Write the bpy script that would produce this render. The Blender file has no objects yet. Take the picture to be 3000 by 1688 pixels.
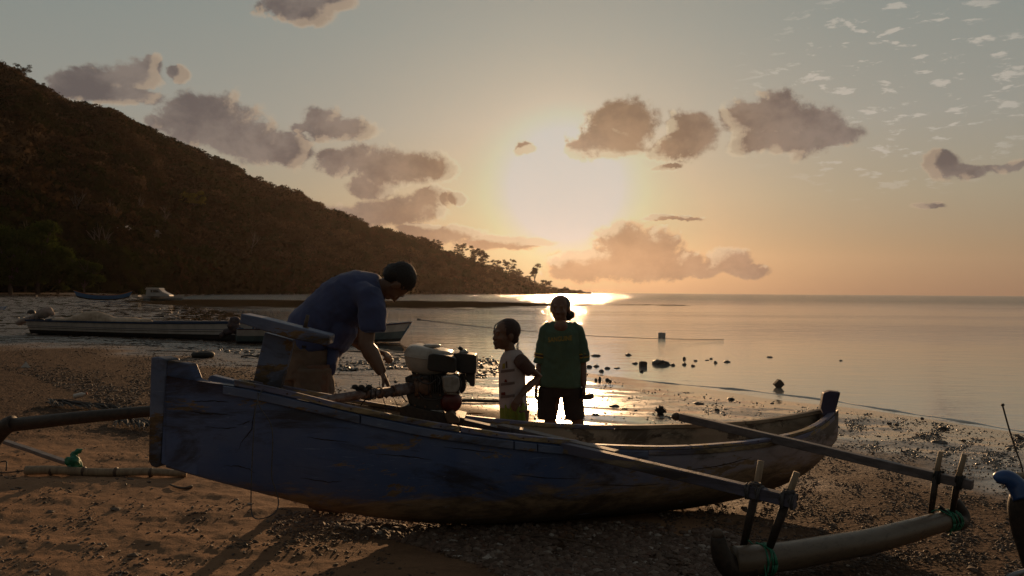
import bpy, math, random
import numpy as np
from mathutils import Vector, Matrix, Euler
from mathutils.bvhtree import BVHTree
random.seed(7); rng = np.random.default_rng(11)
SC = bpy.context.scene
COL = SC.collection
# ------------------------------------------------------------------ camera
F = 2333.0                      # focal length in pixels of the 3000 px wide photograph
CAMZ = 1.45
cam_d = bpy.data.cameras.new('camera'); cam = bpy.data.objects.new('camera', cam_d); COL.objects.link(cam)
cam_d.sensor_width = 36.0; cam_d.lens = 36.0 * F / 3000.0
cam_d.clip_start = 0.05; cam_d.clip_end = 60000.0
PITCH = math.radians(0.29); ROLL = math.radians(-0.42)
cam.matrix_world = Matrix.Translation((0, 0, CAMZ)) @ Matrix.Rotation(math.pi/2 + PITCH, 4, 'X') @ Matrix.Rotation(-ROLL, 4, 'Z')
SC.camera = cam
CAMR = cam.matrix_world.to_3x3()
def ray(px, py):
    return CAMR @ Vector(((px-1500.0)/F, -(py-844.0)/F, -1.0))
def P(px, py, D):
    """point of the place seen at photograph pixel (px, py), D metres out along the ground"""
    d = ray(px, py); return Vector((0, 0, CAMZ)) + d * (D / d.y)
# ------------------------------------------------------------------ view
vs = SC.view_settings
vs.view_transform = 'Standard'; vs.look = 'None'; vs.exposure = 0.0; vs.gamma = 1.0; vs.use_curve_mapping = False
SC.render.engine = 'CYCLES'
SC.cycles.max_bounces = 6; SC.cycles.diffuse_bounces = 2; SC.cycles.glossy_bounces = 4; SC.cycles.transmission_bounces = 4
SC.cycles.volume_bounces = 1; SC.cycles.sample_clamp_indirect = 4.0; SC.cycles.caustics_reflective = False; SC.cycles.caustics_refractive = False
# ------------------------------------------------------------------ sun and sky
SUN_PX = (1655, 530)
GLOW_PX = (1655, 560)     # brightest part of the cloud veil just under the sun
sd_ = ray(*SUN_PX).normalized()
SUN_AZ = math.atan2(sd_.x, sd_.y); SUN_EL = math.asin(sd_.z)
sun_d = bpy.data.lights.new('sun', 'SUN'); sun = bpy.data.objects.new('sun', sun_d); COL.objects.link(sun)
sun_d.energy = 3.2; sun_d.angle = math.radians(0.5); sun_d.color = (1.0, 0.60, 0.30)
sun.rotation_euler = (-sd_).to_track_quat('-Z', 'Y').to_euler()
world = bpy.data.worlds.new('World'); SC.world = world; world.use_nodes = True
WT = world.node_tree; WT.nodes.clear()
class NB:
    """tiny node building helper"""
    def __init__(s, tree): s.t = tree
    def n(s, typ, **kw):
        nd = s.t.nodes.new(typ)
        for k, v in kw.items(): setattr(nd, k, v)
        return nd
    def put(s, sock, v):
        if isinstance(v, (int, float)): sock.default_value = v
        elif isinstance(v, (tuple, list)):
            v = tuple(v)
            if len(sock.default_value) == 4 and len(v) == 3: v = v + (1,)
            sock.default_value = v
        else: s.t.links.new(v, sock)
    def m(s, op, a, b=0.0, c=0.0, clamp=False):
        nd = s.n('ShaderNodeMath', operation=op, use_clamp=clamp); s.put(nd.inputs[0], a); s.put(nd.inputs[1], b); s.put(nd.inputs[2], c); return nd.outputs[0]
    def v(s, op, a, b=(0, 0, 0)):
        nd = s.n('ShaderNodeVectorMath', operation=op); s.put(nd.inputs[0], a)
        if op == 'SCALE': s.put(nd.inputs[3], b)
        else: s.put(nd.inputs[1], b)
        return nd.outputs['Value'] if op in ('LENGTH', 'DOT_PRODUCT', 'DISTANCE') else nd.outputs[0]
    def mix(s, f, a, b, typ='MIX', clamp=False):
        nd = s.n('ShaderNodeMix', data_type='RGBA', blend_type=typ, clamp_result=clamp)
        s.put(nd.inputs[0], f); s.put(nd.inputs[6], a); s.put(nd.inputs[7], b); return nd.outputs[2]
    def smooth(s, x, a, b, lo=0.0, hi=1.0):
        nd = s.n('ShaderNodeMapRange', interpolation_type='SMOOTHSTEP'); s.put(nd.inputs[0], x)
        nd.inputs[1].default_value = a; nd.inputs[2].default_value = b; nd.inputs[3].default_value = lo; nd.inputs[4].default_value = hi
        return nd.outputs[0]
    def ramp(s, x, stops, interp='LINEAR'):
        nd = s.n('ShaderNodeValToRGB'); nd.color_ramp.interpolation = interp
        e = nd.color_ramp.elements
        while len(e) < len(stops): e.new(0.5)
        for i, (p, c) in enumerate(stops):
            e[i].position = p; e[i].color = (c[0], c[1], c[2], 1)
        s.put(nd.inputs[0], x); return nd.outputs[0]
    def noise(s, vec, scale, detail=4, rough=0.55, dist=0.0, typ='FBM', dims='3D'):
        nd = s.n('ShaderNodeTexNoise', noise_dimensions=dims); nd.noise_type = typ
        s.put(nd.inputs['Vector'], vec); nd.inputs['Scale'].default_value = scale; nd.inputs['Detail'].default_value = detail
        nd.inputs['Roughness'].default_value = rough; nd.inputs['Distortion'].default_value = dist
        return nd.outputs[0], nd.outputs[1]
def lin(c):
    return tuple(((x/255.0+0.055)/1.055)**2.4 if x > 10 else x/255/12.92 for x in c)
def azel(px, py):
    d = ray(px, py).normalized(); return math.atan2(d.x, d.y), math.asin(d.z)
W = NB(WT)
tc = W.n('ShaderNodeTexCoord').outputs['Generated']
nrm = W.v('NORMALIZE', tc)
sep = W.n('ShaderNodeSeparateXYZ'); W.put(sep.inputs[0], nrm)
AZ = W.m('ARCTAN2', sep.outputs[0], sep.outputs[1]); EL = W.m('ARCSINE', sep.outputs[2])
cmb = W.n('ShaderNodeCombineXYZ'); W.put(cmb.inputs[0], AZ); W.put(cmb.inputs[1], EL); UV = cmb.outputs[0]
gd_ = ray(*GLOW_PX).normalized(); cosang = W.v('DOT_PRODUCT', nrm, tuple(gd_)); ANG = W.m('ARCCOSINE', W.m('MINIMUM', cosang, 0.999999))   # radians from the sun
eldeg = W.m('DIVIDE', W.m('MAXIMUM', EL, 0.0), math.radians(90))
SKY = [(0.0, (128, 103, 86)), (0.033, (138, 120, 99)), (0.075, (145, 137, 119)), (0.13, (141, 141, 133)), (0.20, (130, 136, 131)), (0.5, (110, 112, 110)), (1.0, (92, 94, 96))]
base = W.ramp(eldeg, [(p, lin(c)) for p, c in SKY])
dim = W.m('MULTIPLY_ADD', W.smooth(ANG, math.radians(28), math.radians(115)), -0.50, 1.0)
base = W.v('SCALE', base, dim)
nish = W.n('ShaderNodeTexSky', sky_type='NISHITA'); nish.sun_disc = False
nish.sun_elevation = SUN_EL; nish.sun_rotation = SUN_AZ; nish.altitude = 0; nish.air_density = 1.2; nish.dust_density = 2.0; nish.ozone_density = 1.0
base = W.v('ADD', base, W.v('SCALE', nish.outputs[0], 0.004))
# clouds at infinity : blobs in azimuth / elevation, frayed by noise
BL = [
 (215,245,75,42),(300,240,95,50),(385,222,85,48),(440,192,34,34),(522,222,34,26),(370,280,110,24),
 (620,365,150,78),(560,345,95,55),(720,410,135,62),(860,430,55,50),(455,352,45,22),(780,440,90,30),
 (945,350,55,36),(1015,375,85,34),(895,368,42,14),
 (1000,480,62,42),(1060,470,62,48),(1130,490,92,52),(1222,490,92,42),(1292,495,48,28),(1085,548,66,30),
 (1110,620,85,42),(1200,612,95,42),(1260,575,55,30),(1340,578,28,15),(1020,640,110,34),
 (1320,690,100,26),(1450,712,130,24),(1560,712,70,15),(1240,682,60,22),
 (880,22,100,42),(970,8,66,30),
 (1825,365,92,66),(1780,425,118,42),(1705,430,54,30),(2032,392,68,64),(1965,432,76,36),
 (2165,340,60,50),(2262,355,105,78),(2360,385,112,66),(2440,402,85,34),(2260,425,120,30),(1540,445,30,17),
 (2762,490,55,34),(2830,497,55,20),(2945,482,62,17),(2722,604,46,9),
 (1855,735,125,76),(1750,775,130,46),(1905,778,90,42),(1968,712,28,17),(1690,795,90,24),
 (2012,775,44,36),(2066,798,52,18),(2142,768,62,38),(2195,797,56,20),(1960,642,90,7),(1950,488,46,8)]
def cloud_field(uv, fine=True):
    n1, n1c = W.noise(W.v('MULTIPLY', uv, (1, 1.2, 1)), 17, 8 if fine else 5, 0.58, 0.15)
    n2, _ = W.noise(uv, 62, 6 if fine else 3, 0.68)
    uvw = W.v('ADD', uv, W.v('SCALE', W.v('SUBTRACT', n1c, (0.5, 0.5, 0.5)), 0.030))
    best = -1.2
    for (cx, cy, rx, ry) in BL:
        a_, e_ = azel(cx, cy); a2, _ = azel(cx+rx, cy); _, e2 = azel(cx, cy-ry)
        q = W.v('MULTIPLY', W.v('SUBTRACT', uvw, (a_, e_, 0)), (1/(a2-a_), 1/(e2-e_), 0))
        best = W.m('SMOOTH_MAX', best, W.m('SUBTRACT', 1.0, W.v('LENGTH', q)), 0.18)
    fr = W.m('ADD', W.m('MULTIPLY', W.m('SUBTRACT', n1, 0.46), 1.5), W.m('MULTIPLY', W.m('SUBTRACT', n2, 0.48), 0.85))
    return W.m('ADD', best, fr), n1, n2
cf, n1, n2 = cloud_field(UV)
# the same field a little nearer the sun: thin there means a lit edge here
tosun = W.v('NORMALIZE', W.v('SUBTRACT', (azel(*GLOW_PX)[0], azel(*GLOW_PX)[1], 0), UV))
cf2, _, _ = cloud_field(W.v('ADD', UV, W.v('SCALE', tosun, 0.011)), False)
dens = W.smooth(cf, -0.34, 0.14); core = W.smooth(cf, -0.20, 0.24)
lit = W.smooth(W.m('SUBTRACT', cf, cf2), 0.0, 0.28); lit = W.m('MULTIPLY', lit, W.smooth(cf2, 0.4, -0.1))
near = W.smooth(ANG, math.radians(4), math.radians(20), 1.0, 0.0)
corecol = W.mix(near, lin((92, 85, 84)), lin((108, 88, 70)))
midcol = W.mix(near, lin((124, 114, 107)), lin((136, 112, 88)))
rimcol = W.mix(near, lin((178, 158, 134)), lin((208, 196, 165)))
ccol = W.mix(W.smooth(n1, 0.36, 0.66), midcol, corecol)
ccol = W.mix(core, W.mix(W.m('MULTIPLY_ADD', lit, 0.85, 0.08), base, rimcol), ccol)
ccol = W.mix(W.m('MULTIPLY', lit, 0.55), ccol, rimcol)
col = W.mix(W.m('MULTIPLY', dens, 0.95), base, ccol)
# small high clouds to the right
acuv = W.v('MULTIPLY', UV, (1.0, 3.2, 1.0))
a1, _ = W.noise(acuv, 26, 7, 0.62, 0.3)
a_, e_ = azel(2620, 250); a2_, _ = azel(3300, 250); _, e2_ = azel(2620, -170)
mk = W.v('LENGTH', W.v('MULTIPLY', W.v('SUBTRACT', UV, (a_, e_, 0)), (1/(a2_-a_), 1/(e2_-e_), 0)))
ac = W.m('MULTIPLY', W.m('MULTIPLY', W.smooth(a1, 0.555, 0.64), W.m('SUBTRACT', 1.0, dens)), W.smooth(mk, 0.4, 1.0, 1.0, 0.0))
col = W.mix(W.m('MULTIPLY', ac, 0.8), col, lin((184, 176, 164)))
# glow of the sun through the thin cloud
g1 = W.m('EXPONENT', W.m('MULTIPLY', W.m('POWER', W.m('DIVIDE', ANG, math.radians(3.3)), 2.0), -1.0))
g2 = W.m('EXPONENT', W.m('DIVIDE', ANG, -math.radians(7.5)))
block = W.m('SUBTRACT', 1.0, W.m('MULTIPLY', dens, 0.74))
glow = W.v('ADD', W.v('SCALE', W.v('SCALE', (1.0, 0.90, 0.74), g1), W.m('MULTIPLY', block, 0.80)), W.v('SCALE', W.v('SCALE', (1.0, 0.88, 0.70), g2), W.m('MULTIPLY', W.m('SUBTRACT', 1.0, W.m('MULTIPLY', dens, 0.80)), 0.19)))
col = W.v('ADD', col, glow)
col = W.v('MINIMUM', col, (0.500, 0.505, 0.465))
bg = W.n('ShaderNodeBackground'); W.put(bg.inputs[0], col); bg.inputs[1].default_value = 1.0
wo = W.n('ShaderNodeOutputWorld'); WT.links.new(bg.outputs[0], wo.inputs[0])
world.cycles.sampling_method = 'MANUAL'; world.cycles.sample_map_resolution = 512
# ------------------------------------------------------------------ noise
_perm = rng.permutation(4096)
_ang = rng.random(4096) * 2 * np.pi; _gx = np.cos(_ang); _gy = np.sin(_ang)
def perlin(x, y, seed=0):
    x = np.asarray(x, float) + seed*17.13; y = np.asarray(y, float) - seed*9.71
    xi = np.floor(x).astype(np.int64); yi = np.floor(y).astype(np.int64); xf = x-xi; yf = y-yi
    def g(a, b, dx, dy):
        h = _perm[(_perm[a & 4095] + b) & 4095]; return _gx[h]*dx + _gy[h]*dy
    u = xf*xf*xf*(xf*(xf*6-15)+10); v = yf*yf*yf*(yf*(yf*6-15)+10)
    a = g(xi, yi, xf, yf); b = g(xi+1, yi, xf-1, yf); c = g(xi, yi+1, xf, yf-1); d = g(xi+1, yi+1, xf-1, yf-1)
    return (a*(1-u)+b*u)*(1-v) + (c*(1-u)+d*u)*v
def fbm(x, y, oct=4, seed=0, gain=0.5):
    r = 0; a = 1.0; f = 1.0
    for i in range(oct): r = r + a*perlin(x*f, y*f, seed+i); a *= gain; f *= 2.03
    return r
def sstep(x, a, b):
    t = np.clip((x-a)/(b-a), 0, 1); return t*t*(3-2*t)
# ------------------------------------------------------------------ objects
ORIGIN = {}
def link(o, parent=None, loc=Vector((0, 0, 0))):
    COL.objects.link(o); ORIGIN[o.name] = Vector(loc)
    if parent is not None: o.parent = parent; o.location = Vector(loc) - ORIGIN[parent.name]
    else: o.location = loc
    return o
def tag(o, label=None, cat=None, group=None, kind=None):
    if label: o['label'] = label
    if cat: o['category'] = cat
    if group: o['group'] = group
    if kind: o['kind'] = kind
    return o
def thing(name, loc, label, cat, group=None):
    o = bpy.data.objects.new(name, None); o.empty_display_size = 0.1; link(o, None, loc); return tag(o, label, cat, group)
def copy_tree(o, loc, label=None, group=None, rotz=None, scale=None):
    r = o.copy(); COL.objects.link(r); r.location = loc; ORIGIN[r.name] = Vector(loc)
    if rotz is not None: r.rotation_euler.z = rotz
    if scale is not None: r.scale = (scale,)*3
    if label: r['label'] = label
    if group: r['group'] = group
    def kids(src, dst):
        for ch in list(src.children):
            c = ch.copy(); COL.objects.link(c); c.parent = dst; kids(ch, c)
    kids(o, r); return r
class MB:
    def __init__(s): s.v = []; s.f = []; s.m = []; s.cm = 0
    def add(s, vs_, fs, mat=None):
        b = len(s.v); s.v.extend([tuple(p) for p in vs_]); s.f.extend([tuple(b+i for i in f) for f in fs]); s.m.extend([s.cm if mat is None else mat]*len(fs)); return s
    def hexa(s, a, b):       # two quads (lists of 4 points), a = front, b = back
        return s.add(list(a)+list(b), [(0, 1, 2, 3), (7, 6, 5, 4), (0, 4, 5, 1), (1, 5, 6, 2), (2, 6, 7, 3), (3, 7, 4, 0)])
    def box(s, c, sx, sy, sz, M=None):
        p = [Vector((x*sx/2, y*sy/2, z*sz/2)) for z in (-1, 1) for x, y in ((-1, -1), (1, -1), (1, 1), (-1, 1))]
        if M is not None: p = [M @ q for q in p]
        p = [q + Vector(c) for q in p]
        return s.add(p, [(3, 2, 1, 0), (4, 5, 6, 7), (0, 1, 5, 4), (1, 2, 6, 5), (2, 3, 7, 6), (3, 0, 4, 7)])
    def prism(s, pts, back):
        """outline pts (front) and the same outline moved by vector back, closed"""
        n = len(pts); pts = [Vector(p) for p in pts]; q = [p + Vector(back) for p in pts]
        return s.add(pts+q, [tuple(range(n)), tuple(range(2*n-1, n-1, -1))] + [(i, n+i, n+(i+1) % n, (i+1) % n) for i in range(n)])
    def rings(s, rings, closed=True, caps=True, mat=None):
        n = len(rings[0]); b = []; [b.extend(r) for r in rings]; fs = []
        for i in range(len(rings)-1):
            for j in range(n if closed else n-1):
                k = (j+1) % n; fs.append((i*n+j, i*n+k, (i+1)*n+k, (i+1)*n+j))
        if caps and closed:
            fs.append(tuple(range(n-1, -1, -1))); L = (len(rings)-1)*n; fs.append(tuple(L+i for i in range(n)))
        return s.add(b, fs, mat)
    def tube(s, path, r, n=8, caps=True, flat=1.0, up=(0, 0, 1)):
        """r: radius or list; each entry may be (ra, rb)"""
        path = [Vector(p) for p in path]; N = len(path)
        R = list(r) if isinstance(r, (list, tuple)) and len(r) == N else [r]*N
        rg = []; prev = None
        for i, p in enumerate(path):
            t = (path[min(i+1, N-1)] - path[max(i-1, 0)])
            if t.length < 1e-9: t = Vector((0, 0, 1))
            t.normalize()
            if prev is None:
                u = Vector(up); u = u - t*u.dot(t)
                if u.length < 0.05: u = Vector((1, 0, 0)) - t*t.x
            else: u = prev - t*prev.dot(t)
            u.normalize(); prev = u; w = t.cross(u)
            ra, rb = R[i] if isinstance(R[i], (tuple, list)) else (R[i], R[i]*flat)
            rg.append([p + u*(ra*math.cos(2*math.pi*k/n)) + w*(rb*math.sin(2*math.pi*k/n)) for k in range(n)])
        return s.rings(rg, True, caps)
    def ball(s, c, rx, ry=None, rz=None, M=None, nu=12, nv=8, p=1.0):
        ry = rx if ry is None else ry; rz = rx if rz is None else rz
        def sg(a): return math.copysign(abs(a)**p, a)
        vs_ = []; fs = []
        for i in range(1, nv):
            th = math.pi*i/nv
            for j in range(nu):
                ph = 2*math.pi*j/nu; vs_.append(Vector((rx*sg(math.sin(th))*sg(math.cos(ph)), ry*sg(math.sin(th))*sg(math.sin(ph)), rz*sg(math.cos(th)))))
        vs_ += [Vector((0, 0, rz)), Vector((0, 0, -rz))]
        if M is not None: vs_ = [M @ q for q in vs_]
        vs_ = [q+Vector(c) for q in vs_]
        for i in range(nv-2):
            for j in range(nu):
                k = (j+1) % nu; fs.append((i*nu+j, (i+1)*nu+j, (i+1)*nu+k, i*nu+k))
        T = (nv-1)*nu
        for j in range(nu):
            k = (j+1) % nu; fs.append((T, j, k)); fs.append((T+1, (nv-2)*nu+k, (nv-2)*nu+j))
        return s.add(vs_, fs)
    def lathe(s, c, axis, prof, n=20):
        """prof: list of (distance along axis, radius)"""
        axis = Vector(axis).normalized(); c = Vector(c)
        return s.tube([c + axis*a for a, _ in prof], [max(r, 1e-4) for _, r in prof], n)
    def build(s, name, mats, parent=None, smooth=False, bevel=0.0, bseg=2, loc=None, sub=0):
        if not isinstance(mats, (list, tuple)): mats = [mats]
        a = np.array(s.v, float)
        c = Vector(((a.min(0)+a.max(0))/2).tolist()) if loc is None else Vector(loc)
        me = bpy.data.meshes.new(name); me.from_pydata((a-np.array(c)).tolist(), [], s.f)
        for m in mats: me.materials.append(m)
        if any(s.m): me.polygons.foreach_set('material_index', s.m)
        if smooth: me.polygons.foreach_set('use_smooth', [True]*len(s.f))
        me.validate(); me.update()
        o = bpy.data.objects.new(name, me); link(o, parent, c)
        if bevel:
            b = o.modifiers.new('bevel', 'BEVEL'); b.width = bevel; b.segments = bseg; b.limit_method = 'ANGLE'; b.angle_limit = math.radians(35)
            if smooth is not True: me.polygons.foreach_set('use_smooth', [True]*len(s.f)); b.harden_normals = True
        if sub:
            u = o.modifiers.new('sub', 'SUBSURF'); u.levels = sub; u.render_levels = sub
        return o
    def organic(s, name, mats, parent=None, voxel=0.008, smooth=4, disp=None, loc=None, factor=0.5):
        """fuse every piece into one continuous skin"""
        me = bpy.data.meshes.new('tmp'); me.from_pydata([tuple(p) for p in s.v], [], s.f); me.update()
        t = bpy.data.objects.new('tmp', me); COL.objects.link(t)
        r = t.modifiers.new('r', 'REMESH'); r.mode = 'VOXEL'; r.voxel_size = voxel; r.adaptivity = 0; r.use_smooth_shade = True
        if smooth:
            q = t.modifiers.new('s', 'SMOOTH'); q.iterations = smooth; q.factor = factor
        dg = bpy.context.evaluated_depsgraph_get(); ev = t.evaluated_get(dg)
        nm = bpy.data.meshes.new_from_object(ev); bpy.data.objects.remove(t); bpy.data.meshes.remove(me)
        nv = len(nm.vertices); co = np.empty(nv*3); nm.vertices.foreach_get('co', co); co = co.reshape(-1, 3)
        if disp is not None:
            no = np.empty(nv*3); nm.vertices.foreach_get('normal', no); no = no.reshape(-1, 3); co = disp(co, no)
        c = np.array((co.min(0)+co.max(0))/2) if loc is None else np.array(loc)
        nm.vertices.foreach_set('co', (co-c).ravel()); nm.materials.clear()
        for m in (mats if isinstance(mats, (list, tuple)) else [mats]): nm.materials.append(m)
        nm.polygons.foreach_set('use_smooth', [True]*len(nm.polygons)); nm.polygons.foreach_set('material_index', [0]*len(nm.polygons)); nm.update(); nm.name = name
        o = bpy.data.objects.new(name, nm); return link(o, parent, Vector(c.tolist()))
def grid_mesh(name, co, nr, nc, mat, attrs=None, smooth=True, wrap=False):
    """co (nr*nc,3) numpy grid -> object at world origin"""
    idx = np.arange(nr*nc).reshape(nr, nc)
    if wrap: idx = np.concatenate([idx, idx[:, :1]], 1)
    q = np.stack([idx[:-1, :-1], idx[:-1, 1:], idx[1:, 1:], idx[1:, :-1]], -1).reshape(-1, 4)
    return raw_mesh(name, co, q, mat, attrs, smooth)
def raw_mesh(name, co, faces, mat, attrs=None, smooth=True, fattrs=None, parent=None):
    k = faces.shape[1]; nf = len(faces)
    me = bpy.data.meshes.new(name); me.vertices.add(len(co)); me.vertices.foreach_set('co', np.ascontiguousarray(co, np.float32).ravel())
    me.loops.add(nf*k); me.loops.foreach_set('vertex_index', np.ascontiguousarray(faces, np.int32).ravel())
    me.polygons.add(nf); me.polygons.foreach_set('loop_start', np.arange(0, nf*k, k, dtype=np.int32))
    try: me.polygons.foreach_set('loop_total', np.full(nf, k, np.int32))
    except Exception: pass
    me.polygons.foreach_set('use_smooth', np.full(nf, smooth, bool)); me.materials.append(mat)
    for an, av in (attrs or {}).items():
        A = me.attributes.new(an, 'FLOAT', 'POINT'); A.data.foreach_set('value', np.ascontiguousarray(av, np.float32))
    for an, av in (fattrs or {}).items():
        A = me.attributes.new(an, 'FLOAT', 'FACE'); A.data.foreach_set('value', np.ascontiguousarray(av, np.float32))
    me.update(calc_edges=True)
    return link(bpy.data.objects.new(name, me), parent, Vector((0, 0, 0)) if parent is None else ORIGIN[parent.name])
# ------------------------------------------------------------------ materials
def new_mat(name):
    m = bpy.data.materials.new(name); m.use_nodes = True; m.node_tree.nodes.clear(); return m, NB(m.node_tree)
def finish(m, N, color, rough, normal=None, metallic=0.0, spec=0.5, sheen=0.0, trans=0.0, ior=1.5, sss=0.0, coat=0.0):
    b = N.n('ShaderNodeBsdfPrincipled'); N.put(b.inputs['Base Color'], color); N.put(b.inputs['Roughness'], rough)
    N.put(b.inputs['Metallic'], metallic); N.put(b.inputs['Specular IOR Level'], spec); b.inputs['IOR'].default_value = ior
    b.inputs['Sheen Weight'].default_value = sheen; b.inputs['Sheen Roughness'].default_value = 0.4
    N.put(b.inputs['Transmission Weight'], trans); N.put(b.inputs['Coat Weight'], coat)
    if normal is not None: N.put(b.inputs['Normal'], normal)
    o = N.n('ShaderNodeOutputMaterial'); N.t.links.new(b.outputs[0], o.inputs[0]); return m
def bump(N, h, strength=0.5, dist=0.01, normal=None):
    b = N.n('ShaderNodeBump'); b.inputs['Strength'].default_value = strength; b.inputs['Distance'].default_value = dist; N.put(b.inputs['Height'], h)
    if normal is not None: N.put(b.inputs['Normal'], normal)
    return b.outputs[0]
def coords(N, stretch=(1, 1, 1), kind='Object'):
    t = N.n('ShaderNodeTexCoord').outputs[kind]
    return N.v('MULTIPLY', t, stretch) if stretch != (1, 1, 1) else t
def attr(N, name):
    a = N.n('ShaderNodeAttribute'); a.attribute_name = name; return a.outputs['Fac']
def plain(name, c1, c2=None, scale=8.0, rough=0.6, bmp=0.25, bdist=0.004, bscale=None, stretch=(1, 1, 1), lo=0.35, hi=0.68, kind='Object', **kw):
    m, N = new_mat(name); co = coords(N, stretch, kind); c2 = c2 or tuple(x*0.6 for x in c1)
    f, _ = N.noise(co, scale, 6, 0.62, 0.3); g, _ = N.noise(co, bscale or scale*4, 5, 0.6)
    col = N.mix(N.smooth(f, lo, hi), c1, c2)
    r = N.m('ADD', rough, N.m('MULTIPLY', N.m('SUBTRACT', g, 0.5), 0.25))
    return finish(m, N, col, r, bump(N, g, bmp, bdist) if bmp else None, **kw)
def painted_wood(name, paint, paint2, wood, wear=0.55, axis=(1, 1, 1), rough=0.62, dirt=(0.03, 0.02, 0.012), low=None, x_blend=None):
    """old paint over weathered wood; grain is stretched by axis; low=(z0,z1) bare and stained towards the bottom of the thing"""
    m, N = new_mat(name); co = coords(N, axis); raw = coords(N)
    g, _ = N.noise(co, 26, 8, 0.7, 0.8); w, _ = N.noise(co, 5.0, 8, 0.68, 0.5); f2, _ = N.noise(raw, 3.1, 5, 0.6); d, _ = N.noise(co, 2.2, 6, 0.7, 1.0)
    pc = N.mix(N.smooth(f2, 0.3, 0.7), paint, paint2)
    wc = N.mix(N.smooth(g, 0.3, 0.7), wood, tuple(x*0.45 for x in wood))
    chip, _ = N.noise(co, 17, 6, 0.7, 0.3)
    mask = N.m('MAXIMUM', N.smooth(N.m('ADD', N.m('MULTIPLY', w, 0.8), N.m('MULTIPLY', g, 0.2)), wear, wear+0.03), N.m('MULTIPLY', N.smooth(chip, 0.63, 0.66), N.smooth(w, 0.45, 0.55)))
    if x_blend:
        fx = N.n('ShaderNodeSeparateXYZ'); N.put(fx.inputs[0], raw); pc = N.mix(N.smooth(N.m('ADD', fx.outputs[0], N.m('MULTIPLY', f2, 0.8)), x_blend[0], x_blend[1]), pc, x_blend[2])
    if low:
        sz = N.n('ShaderNodeSeparateXYZ'); N.put(sz.inputs[0], raw)
        lw = N.smooth(N.m('ADD', sz.outputs[2], N.m('MULTIPLY', N.m('SUBTRACT', w, 0.5), 0.75)), low[0], low[1], 1.0, 0.0)
        mask = N.m('MAXIMUM', mask, lw)
        lw2 = N.smooth(N.m('ADD', sz.outputs[2], N.m('MULTIPLY', N.m('SUBTRACT', d, 0.5), 0.25)), low[0]-0.20, low[0]-0.02, 1.0, 0.0)
        wc = N.mix(lw2, wc, (0.022, 0.02, 0.012))
    c = N.mix(mask, pc, wc)
    c = N.mix(N.smooth(d, 0.46, 0.62, 0.0, 0.8), c, dirt); sc, _ = N.noise(N.v('MULTIPLY', co, (1.5, 1.5, 5)), 9, 6, 0.75, 1.5); c = N.mix(N.smooth(sc, 0.60, 0.68, 0.0, 0.5), c, tuple(min(0.5, x*2.2+0.03) for x in paint2))
    h = N.m('ADD', N.m('MULTIPLY', g, 0.6), N.m('MULTIPLY', N.m('SUBTRACT', 1.0, mask), 0.35))
    return finish(m, N, c, N.m('ADD', rough, N.m('MULTIPLY', mask, 0.15)), bump(N, h, 0.55, 0.006), spec=0.35)
# ------------------------------------------------------------------ coast line and ground height
WL = -0.35
COAST = np.array([(150,-300),(60,-80),(20,-12),(12,2),(6.75,10.5),(5.3,12.8),(2.6,16.5),(-0.3,21),(-3.5,26.5),(-13,46),(-30,78),(-44,105),(-75,180),(-100,250),(-120,340),(-95,400),(-61,477),(-5,690),(50,830),(98,954),(60,1010),(-100,1100),(-600,1400),(-2000,1600),(-3000,1000),(-3000,-3000),(150,-3000)], float)
def coast_sd(x, y):
    """positive on land"""
    best = np.full(x.shape, 1e18); inside = np.zeros(x.shape, bool)
    n = len(COAST)
    for i in range(n):
        ax, ay = COAST[i]; bx, by = COAST[(i+1) % n]; dx, dy = bx-ax, by-ay
        t = np.clip(((x-ax)*dx + (y-ay)*dy)/(dx*dx+dy*dy), 0, 1)
        best = np.minimum(best, (x-ax-t*dx)**2 + (y-ay-t*dy)**2)
        c = ((ay > y) != (by > y)); xx = ax + (y-ay)*dx/(dy if abs(dy) > 1e-9 else 1e-9)
        inside ^= (c & (x < xx))
    d = np.sqrt(best); return np.where(inside, d, -d)
def ground_z(x, y, detail=True):
    x = np.asarray(x, float); y = np.asarray(y, float)
    sd = coast_sd(x, y) + 0.5*perlin(x*0.35, y*0.35, 3)*np.clip(y/12, 0.1, 1.5)
    k = 1 - 0.80*sstep(np.hypot(x, y), 10, 38)
    z = WL + np.where(sd > 0, 0.038*np.minimum(sd, 9.5)*k + 0.016*np.clip(sd-9.5, 0, 30)*np.clip(k, 0.3, 1)*(y < 200), 0.045*np.maximum(sd, -60))
    z = z + np.where(sd > 14, 0.05*(sd-14)*sstep(y, 150, 230), 0)
    z = np.minimum(z, 3.0)
    r = np.hypot(x, y)
    z = z + 0.03*fbm(x*0.23, y*0.23, 2, 5)*np.clip(sd/3, 0, 1)
    if detail:
        dry = sstep(sd, 5.0, 10.0)*(1-sstep(r, 18, 34))
        lump = fbm(x*2.2, y*3.1, 4, 9); lump2 = 1-np.abs(fbm(x*4.5+0.3*lump, y*7.5, 3, 21))*2
        z = z + dry*(0.012*lump + 0.007*fbm(x*8+lump, y*13, 3, 27) + 0.008*lump2*sstep(lump, -0.2, 0.5))
        wet = (1-dry)*np.clip(sd/1.5, 0, 1)*(r < 160)
        z = z + wet*(0.006*fbm(x*2.3, y*3.7, 4, 31) + 0.010*fbm(x*0.5, y*1.1, 3, 37))
        # scooped hollows round the keel
    return z
def gz(x, y): return float(ground_z(np.array([float(x)]), np.array([float(y)]))[0])
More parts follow.
